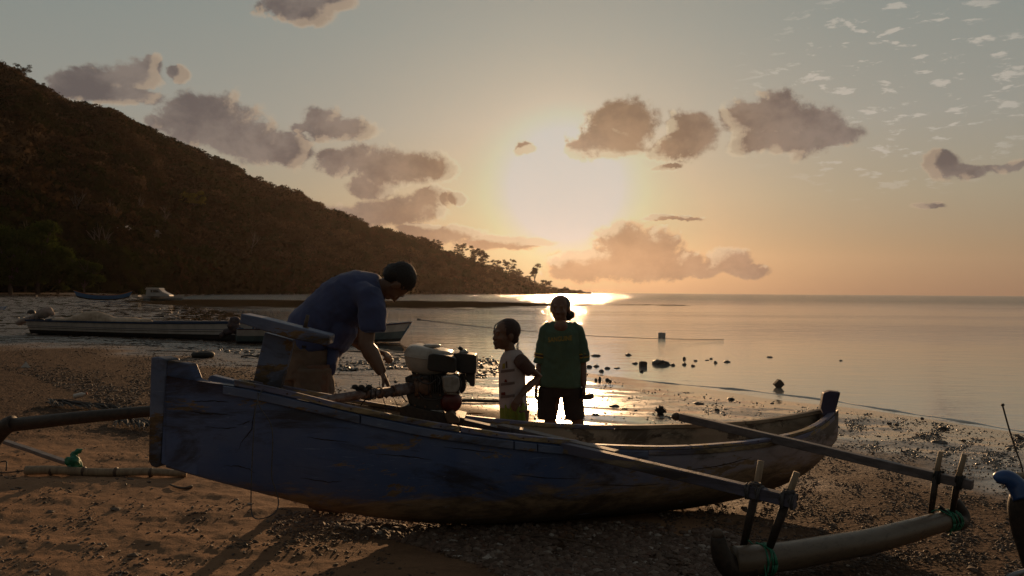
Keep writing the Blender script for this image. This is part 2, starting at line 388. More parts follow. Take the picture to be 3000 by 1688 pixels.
def G(px, py, z0=None):
    """where the sight line of a photograph pixel meets the beach or the water"""
    d = ray(px, py); s = 1.0
    lo = 0.0; t = 2.0
    while t < 3000:
        p = Vector((0, 0, CAMZ)) + d*(t/d.y); h = max(gz(p.x, p.y), WL)
        if p.z <= h:
            a, b = lo, t
            for _ in range(18):
                c = (a+b)/2; p = Vector((0, 0, CAMZ)) + d*(c/d.y)
                if p.z <= max(gz(p.x, p.y), WL): b = c
                else: a = c
            p = Vector((0, 0, CAMZ)) + d*(b/d.y); p.z = max(gz(p.x, p.y), WL); return p
        lo = t; t *= 1.05
    return p
# ------------------------------------------------------------------ beach and seabed, one sheet
def beach_material():
    m, N = new_mat('beach_sand'); geo = N.n('ShaderNodeNewGeometry'); pos = geo.outputs['Position']
    wet = attr(N, 'wet'); grav = attr(N, 'gravel'); pud = attr(N, 'pool')
    f1, _ = N.noise(pos, 1.3, 6, 0.6); f2, _ = N.noise(pos, 14, 6, 0.7); f3, _ = N.noise(pos, 90, 4, 0.7); f4, _ = N.noise(N.v('MULTIPLY', pos, (1, 2.5, 1)), 5, 7, 0.65, 0.6)
    vor = N.n('ShaderNodeTexVoronoi'); N.put(vor.inputs['Vector'], pos); vor.inputs['Scale'].default_value = 38
    dry = N.mix(N.smooth(f1, 0.3, 0.7), (0.31, 0.180, 0.104), (0.24, 0.138, 0.080)); dry = N.mix(N.smooth(f3, 0.55, 0.75, 0, 0.55), dry, (0.10, 0.065, 0.04)); dry = N.mix(N.smooth(f4, 0.56, 0.7, 0, 0.5), dry, (0.13, 0.08, 0.05))
    gcol = N.mix(N.smooth(f2, 0.4, 0.62), (0.10, 0.058, 0.036), (0.045, 0.027, 0.018)); gcol = N.mix(N.smooth(vor.outputs['Color'], 0.72, 0.9, 0, 0.6), gcol, (0.22, 0.15, 0.10))
    wcol = N.mix(N.smooth(f4, 0.4, 0.65), (0.085, 0.055, 0.036), (0.045, 0.03, 0.02))
    col = N.mix(grav, dry, gcol); col = N.mix(wet, col, wcol)
    wr = N.mix(N.smooth(f4, 0.42, 0.6), (0.22,)*3, (0.5,)*3); wr = N.mix(pud, wr, (0.05,)*3)
    rough = N.mix(wet, (0.86,)*3, wr)
    h = N.m('ADD', N.m('MULTIPLY', f3, 0.25), N.m('ADD', N.m('MULTIPLY', f2, 0.9), N.m('MULTIPLY', N.m('SUBTRACT', 1.0, vor.outputs['Distance']), N.m('MULTIPLY', grav, 0.9))))
    amt = N.m('MULTIPLY', N.m('SUBTRACT', 1.0, N.m('MULTIPLY', wet, 0.72)), N.m('SUBTRACT', 1.0, N.m('MULTIPLY', pud, 0.93)))
    b = N.n('ShaderNodeBump'); b.inputs['Distance'].default_value = 0.022; N.put(b.inputs['Strength'], N.m('MULTIPLY', amt, 0.8)); N.put(b.inputs['Height'], h)
    return finish(m, N, col, rough, b.outputs[0], spec=N.m('ADD', 0.07, N.m('MULTIPLY', wet, 0.75)))
az = np.concatenate([np.linspace(-math.pi, -0.66, 50, endpoint=False), np.linspace(-0.66, 0.66, 860), np.linspace(0.66, math.pi, 50, endpoint=False)[1:]])
rr = [0.0, 0.8, 1.4, 2.0]
while rr[-1] < 4200:
    r = rr[-1]; rr.append(r*(1.0065 if r < 9 else 1.011 if r < 40 else 1.02 if r < 200 else 1.05 if r < 1200 else 1.15))
rr[-1] = 4200.0
rr = np.array(rr)
RR, AA = np.meshgrid(rr, az, indexing='ij'); gx = (RR*np.sin(AA)).ravel(); gy = (RR*np.cos(AA)).ravel()
gzv = ground_z(gx, gy); gsd = coast_sd(gx, gy)
gzs = ground_z(gx, gy, False)
thr = -0.10 - 0.075*sstep(gx, 1.2, 3.6) + 0.05*fbm(gx*0.4, gy*0.4, 4, 51) - 0.04*sstep(-gx, 3, 12)
wet = sstep(thr - gzs, -0.03, 0.05); wet = np.where(np.hypot(gx, gy) > 60, sstep(0.35-gzs, 0, 0.2), wet)
pool = wet*sstep(fbm(gx*0.55, gy*1.5, 5, 61) + 0.22*sstep(gx, -1.5, 1.5)*(gy < 40) + 0.55*sstep(gzs, WL+0.10, WL), 0.12, 0.38)*(gzs > WL-0.02)
nb = fbm(gx*0.5, gy*0.8, 4, 71)
grA = sstep(gx - (-0.3 + 0.9*nb) + (4.7-gy)*0.25, -0.5, 0.7)*sstep(5.4+nb-gy, 0, 0.8)                       # shell and stone bank, foreground right
grB = sstep(gy - (7.6 + 0.55*nb*2 + (gx+4)*-0.35), -0.5, 0.6)*sstep(-gx, -1, 0.5)*(1-wet)               # gravel band on the left
gravel = np.clip(np.maximum(np.maximum(grA, grB), sstep(np.hypot(gx, gy), 130, 165)), 0, 1)
gravel = np.maximum(gravel, 0.85*sstep(gx + 0.3*nb, 0.9, 2.0)*(1-wet))
ground = grid_mesh('beach_ground', np.stack([gx, gy, gzv], 1), len(rr), len(az), beach_material(), {'wet': wet, 'gravel': gravel, 'pool': pool}, wrap=True)
tag(ground, 'sandy beach sloping down to wet tidal flats and the seabed', kind='structure')
# ------------------------------------------------------------------ water
def water_material():
    m, N = new_mat('sea_water'); pos = N.n('ShaderNodeNewGeometry').outputs['Position']
    sp = N.n('ShaderNodeSeparateXYZ'); N.put(sp.inputs[0], pos)
    dist = N.v('LENGTH', N.v('MULTIPLY', pos, (1, 1, 0)))
    p2 = N.v('MULTIPLY', pos, (0.45, 1.0, 1.0))
    a, _ = N.noise(p2, 7.0, 3, 0.5); b, _ = N.noise(p2, 2.0, 3, 0.55, 0.3); c, _ = N.noise(p2, 0.5, 4, 0.6)
    band, _ = N.noise(N.v('MULTIPLY', pos, (0.010, 0.05, 1)), 1.0, 3, 0.6, 0.4)
    farm = N.smooth(dist, 14, 60); vfar = N.smooth(dist, 70, 260)
    gust = N.smooth(band, 0.44, 0.62)
    amp = N.m('ADD', 0.011, N.m('ADD', N.m('MULTIPLY', farm, N.m('ADD', 0.035, N.m('MULTIPLY', gust, 0.10))), N.m('MULTIPLY', vfar, 0.22)))
    h = N.m('ADD', N.m('MULTIPLY', a, 0.35), N.m('ADD', N.m('MULTIPLY', b, 0.6), N.m('MULTIPLY', c, N.m('ADD', 0.5, farm))))
    bm = N.n('ShaderNodeBump'); bm.inputs['Strength'].default_value = 1.0; N.put(bm.inputs['Distance'], amp); N.put(bm.inputs['Height'], h)
    col = N.mix(farm, (0.50, 0.46, 0.40), (0.030, 0.033, 0.032))
    return finish(m, N, col, N.m('ADD', 0.04, N.m('MULTIPLY', vfar, 0.10)), bm.outputs[0], spec=N.m('MULTIPLY_ADD', vfar, -0.85, 1.0), ior=1.5, metallic=N.m('MULTIPLY_ADD', farm, -0.30, 0.45))
wr_ = [0, 3, 6, 9, 12, 16, 20, 26, 34, 45, 60, 80, 110, 150, 220, 320, 450, 650, 900, 1300, 2000, 3000, 4200]
WR, WA = np.meshgrid(np.array(wr_, float), np.linspace(-math.pi, math.pi, 97)[:-1], indexing='ij')
wx = (WR*np.sin(WA)).ravel(); wy = (WR*np.cos(WA)).ravel()
water = grid_mesh('sea_water', np.stack([wx, wy, np.full(wx.shape, WL)], 1), len(wr_), 96, water_material(), wrap=True)
tag(water, 'calm sea glowing in the evening light', kind='structure')
# small wavelet lapping along the water's edge
def wavelet():
    px = np.linspace(1860, 3080, 260); pts = []
    for q in px:
        yy = np.interp(q, [1860, 1990, 2150, 2300, 2460, 2640, 2850, 3080], [1112, 1127, 1140, 1157, 1190-12, 1208, 1240, 1278])
        d = ray(q, yy); t = (WL-CAMZ)/d.z; p = Vector((0, 0, CAMZ)) + d*t; pts.append(p)
    rg = []
    for i, p in enumerate(pts):
        t = (pts[min(i+1, len(pts)-1)] - pts[max(0, i-1)]).normalized(); n = Vector((t.y, -t.x, 0)); n = n if n.y < 0 else -n
        e = min(1, i/18, (len(pts)-1-i)/18); wv = 0.6+0.4*math.sin(i*0.13)+0.5*float(perlin(i*0.11, 3.3)); p = p + n*0.10*float(perlin(i*0.05, 8.1))
        hgt = max(0.003, 0.020*e*max(0.25, wv)); wd = 0.06 + 0.05*e
        rg.append([p + Vector((0, 0, -0.012)) + n*(-wd*2), p + Vector((0, 0, hgt*0.75)) + n*(-wd*0.5), p + Vector((0, 0, hgt)), p + Vector((0, 0, hgt*0.35)) + n*(wd*0.32), p + Vector((0, 0, -0.012)) + n*(wd*0.4)])
    b = MB(); b.rings(rg, closed=False, caps=False); o = b.build('wavelet', bpy.data.materials['sea_water'], smooth=True); return tag(o, 'thin wavelet running along the edge of the water', kind='structure')
wavelet()
# exposed reef flat far out on the left
rx_ = np.linspace(-84, 26, 260); ry_ = np.linspace(74, 160, 110); RX, RY = np.meshgrid(rx_, ry_, indexing='xy')
m_ = 1 - np.abs((RY-115-0.08*(RX+30)-9*perlin(RX*0.05, RY*0.02, 4))/36); m_ = m_ - 0.9*sstep(RX, -14, 16) - 0.15*sstep(-RX, 55, 84)
rz = WL - 0.005 + 0.075*np.clip(m_, -1, 0.65) + 0.05*fbm(RX*0.22, RY*0.5, 5, 81)
reef = grid_mesh('reef_flat', np.stack([RX.ravel(), RY.ravel(), rz.ravel()], 1), 110, 260, plain('reef_weed', (0.035, 0.026, 0.016), (0.055, 0.036, 0.02), 2.0, 1.0, 0.6, 0.05, 6.0, spec=0.0))
tag(reef, 'dark weedy reef flat showing above the low tide', kind='structure')
# ------------------------------------------------------------------ hill
HX = np.array([-3000, -1500, -600, 0, 120, 300, 500, 700, 850, 1000, 1150, 1300, 1420, 1500, 1570, 1650, 1735], float)
SHD = np.interp(HX, [-3000, -600, 0, 300, 500, 700, 1200, 1500, 1735], [120, 150, 195, 235, 295, 352, 478, 690, 945])
DEP = np.array([380, 420, 430, 420, 410, 390, 350, 310, 270, 230, 180, 130, 95, 75, 55, 35, 12], float)
SIL_X = [-3000, -1500, -600, 0, 40, 85, 120, 160, 210, 300, 345, 400, 430, 500, 540, 610, 700, 720, 790, 850, 905, 1000, 1075, 1150, 1220, 1300, 1410, 1430, 1500, 1560, 1600, 1650, 1690, 1735]
SIL_Y = [150, 60, 110, 186, 205, 232, 256, 288, 302, 318, 334, 364, 380, 412, 432, 458, 498, 520, 540, 556, 586, 626, 660, 680, 702, 732, 764, 778, 800, 826, 845, 853, 857, 861]
def hill_prof(px):
    d0 = np.interp(px, HX, SHD); dp = np.interp(px, HX, DEP); sy = np.interp(px, SIL_X, SIL_Y)
    hy = 845.5 + 0.0073*px
    dr = d0 + dp; h = np.maximum((hy - sy)/F*dr + 1.45 - 4.5*np.clip((1700-px)/500, 0.15, 1) , 0.4)
    return d0, dp, h
def hill_pt(px, t):
    d0, dp, h = hill_prof(px); px_n = px
    d = d0 + 4 + dp*t
    s = np.where(t < 1, np.clip(t, 0, 1)**0.86*(1.0-0.0*t), 1 - 0.75*np.clip(t-1, 0, 1)**1.5)
    gul = fbm(px_n*0.011 + t*1.1, t*2.3 + 0.002*px_n, 4, 91)
    z = h*np.maximum(s, 0)*(1 + 0.13*gul*np.sin(np.pi*np.clip(t, 0, 1))) + 0.25
    z = np.where(t <= 0, -0.6 + 0.2*(t+0.05), z)
    u = (px-1500)/F
    return u*d, d, z
hp = np.concatenate([np.linspace(-3000, -100, 50, endpoint=False), np.linspace(-100, 1735, 340)]); ht = np.concatenate([[-0.05, 0.0], np.linspace(0.004, 1.0, 90), np.linspace(1.05, 2.0, 16)])
HP, HT = np.meshgrid(hp, ht, indexing='ij'); hx, hy, hz = hill_pt(HP, HT)
hillo = grid_mesh('wooded_hill', np.stack([hx.ravel(), hy.ravel(), hz.ravel()], 1), len(hp), len(ht), plain('hill_soil', (0.035, 0.024, 0.014), (0.022, 0.017, 0.010), 0.05, 0.9, 0.6, 1.2, 0.3, spec=0.0))
tag(hillo, 'steep hill falling away to a low headland', kind='structure')
# ------------------------------------------------------------------ forest cover
def leaf_material(name='forest_leaves', tint_attr=True, cols=None):
    m, N = new_mat(name)
    if tint_attr:
        t = attr(N, 'tint')
        col = N.ramp(t, [(0.0, (0.012, 0.018, 0.005)), (0.3, (0.019, 0.018, 0.008)), (0.55, (0.034, 0.021, 0.011)), (0.8, (0.050, 0.030, 0.016)), (1.0, (0.10, 0.066, 0.04))])
    else:
        f, _ = N.noise(coords(N), 1.2, 4, 0.6); col = N.mix(N.smooth(f, 0.35, 0.65), cols[0], cols[1])
    d = N.n('ShaderNodeBsdfDiffuse'); N.put(d.inputs[0], col); tr = N.n('ShaderNodeBsdfTranslucent'); N.put(tr.inputs[0], N.v('SCALE', col, 1.0))
    mx = N.n('ShaderNodeMixShader'); mx.inputs[0].default_value = 0.32; N.t.links.new(d.outputs[0], mx.inputs[1]); N.t.links.new(tr.outputs[0], mx.inputs[2])
    o = N.n('ShaderNodeOutputMaterial'); N.t.links.new(mx.outputs[0], o.inputs[0]); return m
LEAF = leaf_material()
def leaf_cloud(centers, radii, n_each, size, seed=0, squash=0.75, hollow=0.55):
    """numpy: n_each leaf quads round each centre -> verts, quads, owner"""
    r = np.random.default_rng(seed); K = len(centers); M = K*n_each
    own = np.repeat(np.arange(K), n_each)
    d = r.normal(size=(M, 3)); d /= np.linalg.norm(d, axis=1)[:, None]; d[:, 2] = np.abs(d[:, 2])*0.9 - 0.22
    rad = radii[own]*(hollow + (1-hollow)*r.random(M)**0.6)*(1+0.28*r.normal(size=M).clip(-1.2, 1.2)*0.6)
    c = centers[own] + d*rad[:, None]*np.array([1, 1, squash])
    a = r.normal(size=(M, 3)); a /= np.linalg.norm(a, axis=1)[:, None]
    b = np.cross(a, d + 0.3*r.normal(size=(M, 3))); b /= (np.linalg.norm(b, axis=1)[:, None]+1e-9)
    s = (size if np.isscalar(size) else size[own])*(0.6+0.8*r.random(M))
    a = a*s[:, None]; b = b*(s*0.7)[:, None]
    v = np.stack([c-a, c+a, c+b*1.9], 1).reshape(-1, 3)
    return v, np.arange(M*3).reshape(-1, 3), own
NT = 11000
fr_ = np.random.default_rng(5)
cand = fr_.random((NT*6, 2)); cpx = -900 + cand[:, 0]*2620; ct = cand[:, 1]**1.15*1.03
d0, dp, hh = hill_prof(cpx); wgt = (d0+dp*ct)*dp; wgt /= wgt.max(); keep = fr_.random(len(cpx)) < wgt*1.15
cpx = cpx[keep][:NT]; ct = ct[keep][:NT]
cpx = np.concatenate([cpx, -800 + fr_.random(1100)*2490]); ct = np.concatenate([ct, -0.012 + 0.03*fr_.random(1100)])
X, Y, Z = hill_pt(cpx, ct); Z = np.maximum(Z, 0.0)
tint = np.clip(0.42 + 1.1*fbm(X*0.012, Y*0.012, 3, 99) + 0.30*fr_.normal(size=len(X)) - 0.25*np.exp(-ct*9), 0, 1)
size = (2.1+3.2*fr_.random(len(X))**2.2)*np.interp(cpx, [0, 1200, 1560, 1735], [1.0, 0.95, 0.6, 0.22])*np.interp(ct, [0, 0.06, 0.2, 1], [1.45, 1.15, 1.0, 0.9])
cen = np.stack([X, Y, Z + size*1.15], 1)
v, q, own = leaf_cloud(cen, size*1.25, 84, size*0.20, 3)
v2, q2, own2 = leaf_cloud(cen - np.array([0, 0, 0.9])*size[:, None], size*1.1, 16, size*0.42, 4)
forest = raw_mesh('forest', np.concatenate([v, v2]), np.concatenate([q, q2+len(v)]), LEAF, smooth=False, fattrs={'tint': np.clip(np.concatenate([tint[own], tint[own2]*0.9]) + 0.06*fr_.normal(size=len(own)+len(own2)), 0, 1)})
tag(forest, 'dry brown and green forest covering the hillside', kind='stuff')
# ------------------------------------------------------------------ trees one can tell apart
BARK = plain('bark', (0.10, 0.075, 0.055), (0.05, 0.038, 0.028), 6, 0.9, 0.5, 0.02)
PALE = plain('pale_bark', (0.16, 0.125, 0.105), (0.10, 0.08, 0.068), 3, 0.9, 0.3, 0.02)
LGREEN = leaf_material('mangrove_leaves', False, ((0.035, 0.055, 0.012), (0.060, 0.075, 0.016)))
LYEL = leaf_material('yellow_leaves', False, ((0.15, 0.13, 0.02), (0.09, 0.085, 0.018)))
LDARK = leaf_material('ridge_leaves', False, ((0.028, 0.024, 0.012), (0.05, 0.034, 0.016)))
def limbs(b, base, h, spread, n, rad, r, lean=(0, 0), forks=2, trunk=0.35):
    """adds trunk and limbs to mesh builder, returns limb ends"""
    ends = []; top = base + Vector((lean[0]*trunk, lean[1]*trunk, h*trunk))
    b.tube([base - Vector((0, 0, 0.6)), base + (top-base)*0.5 + Vector((r.uniform(-.02, .02)*h, 0, 0)), top], [rad*1.25, rad, rad*0.85], 6)
    for i in range(n):
        a = 2*math.pi*(i + r.uniform(-.3, .3))/n; e = r.uniform(0.55, 1.0)
        tip = base + Vector((lean[0] + math.cos(a)*spread*e, lean[1] + math.sin(a)*spread*e, h*r.uniform(0.5, 1.0)))
        mid = top.lerp(tip, 0.5) + Vector((r.uniform(-1, 1), r.uniform(-1, 1), r.uniform(0, 1)))*h*0.05
        b.tube([top, mid, tip], [rad*0.6, rad*0.35, rad*0.12], 5); ends.append(tip)
        for k in range(forks):
            t2 = mid + (tip-mid)*0.4 + Vector((r.uniform(-1, 1)*spread*0.45, r.uniform(-1, 1)*spread*0.45, r.uniform(0.05, 0.25)*h)); b.tube([mid, mid.lerp(t2, 0.55)+Vector((0, 0, .02*h)), t2], [rad*0.3, rad*0.2, rad*0.08], 4); ends.append(t2)
    return ends
def tree(name, base, h, spread, label, leafmat, nleaf=60, leaf=0.35, group=None, bark=None, n=5, trunk=0.35, clump=0.3, lean=(0, 0), seed=1, sink=True, forks=2, full=False, cloudy=False):
    r = random.Random(seed); base = Vector(base); t = thing(name, base, label, 'tree', group)
    b = MB(); ends = limbs(b, base, h, spread, n, h*0.028, r, lean, forks, trunk); b.build('trunk', bark or BARK, t)
    if leafmat:
        C = np.array([tuple(e) for e in ends])
        if full:      # bushy down to the ground: clumps all through the crown
            rr2 = np.random.default_rng(seed); K = 46; d_ = rr2.normal(size=(K, 3)); d_ /= np.linalg.norm(d_, axis=1)[:, None]; k_ = rr2.random(K)**0.4
            C = np.array(base) + np.stack([d_[:, 0]*spread*k_, d_[:, 1]*spread*0.8*k_, h*(0.50 + 0.42*d_[:, 2]*k_)], 1)
        if cloudy:
            rr2 = np.random.default_rng(seed); K = 16; d_ = rr2.normal(size=(K, 3)); d_ /= np.linalg.norm(d_, axis=1)[:, None]; k_ = rr2.random(K)**0.5
            C = np.concatenate([C, np.array(base) + np.stack([d_[:, 0]*spread*k_, d_[:, 1]*spread*k_, h*(0.62 + 0.32*d_[:, 2]*k_)], 1)])
        v, q, _ = leaf_cloud(C, np.full(len(C), h*clump*0.6), nleaf, leaf, seed, 1.0, 0.15)
        o = raw_mesh('crown', v - np.array(ORIGIN[t.name]), q, leafmat, smooth=False, parent=t)
    return t
def hill_at(px, py):
    """point of the hill on the sight line of a pixel (ridge if it passes above)"""
    ts = np.linspace(0.0, 1.0, 160); x, y, z = hill_pt(np.full(160, float(px)), ts); d = ray(px, py)
    zz = CAMZ + d.z/d.y*y; k = np.where(z >= zz)[0]; i = k[0] if len(k) else 159
    return Vector((x[i], y[i], z[i]))
RT = [  # ridge and headland trees: px, foot y, height px, spread factor, label
 (62, 236, 44, .75, 'broad dark tree standing out highest on the hill ridge at the left edge'),
 (104, 262, 24, .5, 'small upright tree just below the highest broad ridge tree'),
 (124, 278, 30, .35, 'narrow pointed tree on the upper ridge beneath the far left cloud'),
 (205, 303, 20, .6, 'low bushy ridge tree under the far left grey cloud'),
 (320, 330, 22, .7, 'loose open ridge tree left of the big grey cloud'),
 (790, 545, 22, .9, 'flat topped ridge tree below the right end of the big grey cloud'),
 (1238, 738, 42, .5, 'open crowned tree, tallest on the lower ridge right of the man'),
 (1277, 742, 42, .55, 'wide open tree beside the tallest one on the lower ridge'),
 (1350, 756, 40, .7, 'rounded tree midway down the lower ridge'),
 (1392, 775, 52, .55, 'dense tree at the lower ridge just before it drops to the headland'),
 (1415, 790, 48, .5, 'taller of the dense trees where the lower ridge drops'),
 (1452, 800, 36, .7, 'wispy tree at the top of the headland slope'),
 (1492, 808, 44, .6, 'lacy tree in the middle of the headland slope'),
 (1515, 822, 34, .7, 'spreading tree low on the headland slope'),
 (1540, 838, 30, .8, 'bushy tree near the foot of the headland slope'),
 (1566, 842, 64, .30, 'tall thin tree rising alone against the glow on the headland'),
 (1592, 853, 30, .35, 'short slender tree close to the headland rocks'),
 (1606, 856, 34, .40, 'taller slender tree nearest the headland rocks')]
for i, (px, fy, hp_, sp, lb) in enumerate(RT):
    b0 = hill_at(px, fy); h = hp_/F*b0.y
    x, y, z = b0
    tree('ridge_tree', b0 + Vector((0, -3, -0.5)), h+0.5, h*sp*0.75, lb, LDARK, 44, h*0.030, 'trees along the ridge line', seed=20+i, n=6 if sp > .45 else 5, trunk=0.38 if px > 1200 else 0.25, clump=0.20 if px > 1200 else 0.30, cloudy=px not in (1566,))
MG = [(30, 868, 215, 88, 'largest dark green mangrove tree at the far left'), (112, 868, 225, 90, 'tall green mangrove tree beside the largest one'), (168, 869, 140, 60, 'lower green mangrove tree, right end of the clump'), (-50, 868, 200, 90, 'dark mangrove tree cut by the left edge'),
      (245, 868, 105, 70, 'rounded bushy tree behind the blue canoe'), (75, 869, 120, 60, 'short mangrove tree at the foot of the tall ones')]
for i, (px, fy, hp_, wp, lb) in enumerate(MG):
    D = 180 + 6*(i % 3); p = P(px, fy, D); p.z = 0.3; h = (hp_-0)/F*D
    tree('mangrove_tree', p, h, wp/F*D*0.8, lb, LGREEN, 330, 0.34, 'green mangrove trees at the left end of the bay', seed=50+i, n=7, trunk=0.15, clump=0.24, forks=3, full=True)
p = hill_at(560, 640); tree('yellow_tree', p, 13, 8, 'yellow green tree halfway up the wooded hill', LYEL, 130, 0.5, seed=71, n=6, trunk=0.3, clump=0.26)
for i, (px, py, hp_, lb) in enumerate([(322, 798, 92, 'pale bare forked tree standing above the cabin boat'), (345, 700, 66, 'bare pale tree on the slope above the forked one'), (250, 660, 58, 'bare pale tree on the slope over the mangroves'), (500, 690, 52, 'bare pale tree below the yellow green tree'), (430, 660, 50, 'thin bare tree left of the yellow green tree'), (748, 770, 62, 'straight pale trunk among the trees behind the man')]):
    p = hill_at(px, py); h = hp_/F*p.y
    tree('bare_tree', p + Vector((0, -6, 1.0)), h+4, h*0.42, lb, None, group='bare pale trees on the hillside', bark=PALE, seed=90+i, n=4, trunk=0.4, forks=4)
# roofs glimpsed between the trees
ROOF = plain('roof_sheet', (0.42, 0.42, 0.45), (0.22, 0.2, 0.2), 1.5, 0.45, 0.3, 0.03, 4, metallic=0.3)
HWALL = plain('hut_wall', (0.2, 0.14, 0.1), (0.12, 0.09, 0.06), 1, 0.8)
for i, (px, py, w_, lb) in enumerate([(362, 716, 9.0, 'hut with pale metal roof glimpsed among trees, left one'), (458, 722, 6.5, 'smaller hut with pale metal roof glimpsed among trees, right one')]):
    p = hill_at(px, py) + Vector((0, -9, 2.5)); t = thing('hillside_hut', p, lb, 'hut', 'metal roofed huts on the hillside')
    MB().box(p + Vector((0, 2, 0.3)), w_, 4, 4.0).build('wall', HWALL, t)
    for s in (-1, 1):
        b = MB(); b.box((0, 0, 0), w_+1, 3.0, 0.08, Matrix.Rotation(-s*0.42, 3, 'X')); b.v = [tuple(Vector(q) + p + Vector((0, 2 + s*1.35, 2.9))) for q in b.v]; b.build('roof_sheet', ROOF, t)
# rocks at the tip of the headland
ROCK = plain('dark_rock', (0.055, 0.042, 0.032), (0.03, 0.024, 0.02), 3, 0.8, 0.6, 0.03)
def rock_mesh(name, sx, sy, sz, seed, mat, sub=2, rough=0.28):
    import bmesh
    bm = bmesh.new(); bmesh.ops.create_icosphere(bm, subdivisions=sub, radius=1)
    for v_ in bm.verts:
        c = v_.co; n = float(fbm(np.array(c.x*1.3+seed*3.1), np.array(c.y*1.3+c.z*1.7+seed), 3)); k = 1 + rough*1.6*n
        v_.co = Vector((c.x*sx*k, c.y*sy*k, (max(c.z, -0.35))*sz*k))
    me = bpy.data.meshes.new(name); bm.to_mesh(me); bm.free(); me.materials.append(mat)
    me.polygons.foreach_set('use_smooth', [sub > 2]*len(me.polygons)); return me
for i, (px, wpx, hpx, lb) in enumerate([(1628, 26, 10, 'low rock at the foot of the headland trees'), (1655, 34, 17, 'largest rounded rock on the headland tip'), (1680, 24, 9, 'flat rock between the two big headland rocks'), (1697, 24, 11, 'pointed rock second from the end of the headland'), (1722, 26, 5, 'last low rock where the headland meets the sea')]):
    D = 900+i*8; hor = 845.5+0.0073*px; p = P(px, 862, D); p.z = WL
    o = bpy.data.objects.new('headland_rock', rock_mesh('headland_rock', wpx/F*D/2*1.15, wpx/F*D/2.5, hpx/F*D*1.1, 7+i, ROCK, 3)); link(o, None, p); tag(o, lb, 'rock', 'rocks at the tip of the headland')
# ------------------------------------------------------------------ blue outrigger canoe
BLUE = painted_wood('hull_paint', (0.065, 0.105, 0.235), (0.105, 0.135, 0.245), (0.34, 0.23, 0.14), wear=0.58, axis=(0.35, 0.35, 1.3), rough=0.5, low=(-0.01, 0.13), x_blend=(0.3, 2.0, (0.35, 0.29, 0.29)))  # paint colour grades along x to a lighter grey towards the bow
BLUEP = painted_wood('plank_paint', (0.10, 0.13, 0.22), (0.16, 0.18, 0.26), (0.26, 0.16, 0.08), wear=0.53, axis=(0.4, 0.4, 1.2), rough=0.5)
RAILM = painted_wood('rail_paint', (0.15, 0.15, 0.24), (0.24, 0.22, 0.28), (0.46, 0.33, 0.19), wear=0.48, axis=(0.35, 0.35, 1.2), rough=0.55)
INNER = painted_wood('inner_wood', (0.42, 0.31, 0.22), (0.30, 0.22, 0.155), (0.20, 0.14, 0.10), wear=0.55, axis=(0.5, 0.5, 1.0), rough=0.7)
GREYW = plain('grey_wood', (0.17, 0.14, 0.14), (0.09, 0.075, 0.075), 30, 0.6, 0.6, 0.003, stretch=(0.15, 0.4, 1.0))
LIGHTW = plain('light_wood', (0.34, 0.25, 0.16), (0.22, 0.155, 0.10), 40, 0.65, 0.5, 0.003, stretch=(1, 1, 0.12))
DARKW = plain('dark_wood', (0.045, 0.03, 0.022), (0.022, 0.015, 0.012), 30, 0.6, 0.5, 0.003)
BROWNW = plain('brown_wood', (0.11, 0.07, 0.045), (0.06, 0.038, 0.025), 30, 0.6, 0.5, 0.003, stretch=(0.2, 0.5, 1))
ROPE = plain('grey_rope', (0.10, 0.09, 0.095), (0.05, 0.045, 0.045), 90, 0.8, 0.6, 0.002)
BROPE = plain('black_band', (0.02, 0.018, 0.018), (0.012, 0.01, 0.01), 60, 0.7, 0.5, 0.002)
GREEN = plain('green_cord', (0.02, 0.20, 0.11), (0.012, 0.11, 0.06), 50, 0.5, 0.4, 0.002)
RUSTN = plain('rusty_nail', (0.10, 0.05, 0.03), (0.06, 0.03, 0.02), 60, 0.6, 0.3, 0.001)
UX, UY = 0.913, 0.407
C0 = Vector((-0.18, 5.05, 0))
TB = [-1.84, -1.70, -1.50, -1.30, -1.0, -0.5, 0.0, 0.5, 1.0, 1.5, 2.0, 2.4, 2.7, 2.9, 3.0]
HBM = [0.022, 0.028, 0.07, 0.15, 0.26, 0.36, 0.415, 0.43, 0.425, 0.40, 0.34, 0.26, 0.165, 0.075, 0.022]
ZGT = [0.985, 0.955, 0.925, 0.885, 0.800, 0.680, 0.585, 0.505, 0.450, 0.425, 0.415, 0.430, 0.465, 0.515, 0.545]
ZBT = [0.49, 0.435, 0.36, 0.285, 0.185, 0.06, -0.005, -0.03, -0.045, -0.055, -0.035, 0.015, 0.10, 0.20, 0.30]
def b_w(t): return float(np.interp(t, TB, HBM))
def z_g(t): return float(np.interp(t, TB, ZGT))
def z_b(t): return float(np.interp(t, TB, ZBT))
def BP(t, lat, z):     # lat > 0 towards the photographer
    return Vector((C0.x + UX*t + UY*lat, C0.y + UY*t - UX*lat, z))
def smooth_tab():
    global HBM, ZGT, ZBT, TB
    tt = np.linspace(-1.84, 3.0, 64)
    def sm(a):
        y = np.interp(tt, TB, a)
        for _ in range(6):
            y[1:-1] = 0.25*y[:-2]+0.5*y[1:-1]+0.25*y[2:]
        return list(y)
    HBM, ZGT, ZBT = sm(HBM), sm(ZGT), sm(ZBT); TB = list(tt)
smooth_tab()
canoe = thing('outrigger_canoe', BP(0.5, 0, 0), 'weathered blue wooden outrigger canoe in front of the three people on the beach', 'boat')
def section(t, off=0.0, floor=0.0, n=22):
    b = max(b_w(t)-off, 0.004); zg = z_g(t); zb = z_b(t)+floor; pts = []
    for i in range(n+1):
        th = -math.pi/2 + math.pi*i/n; s_ = math.sin(th); c_ = math.cos(th)
        sq = 0.72 if t > -1.1 else 0.72+0.25*min(1, (-1.1-t)/0.5)
        lat = b*math.copysign(abs(s_)**sq, s_); z = zb + (zg-zb)*(1-c_**0.92)
        pts.append((lat, z))
    return pts
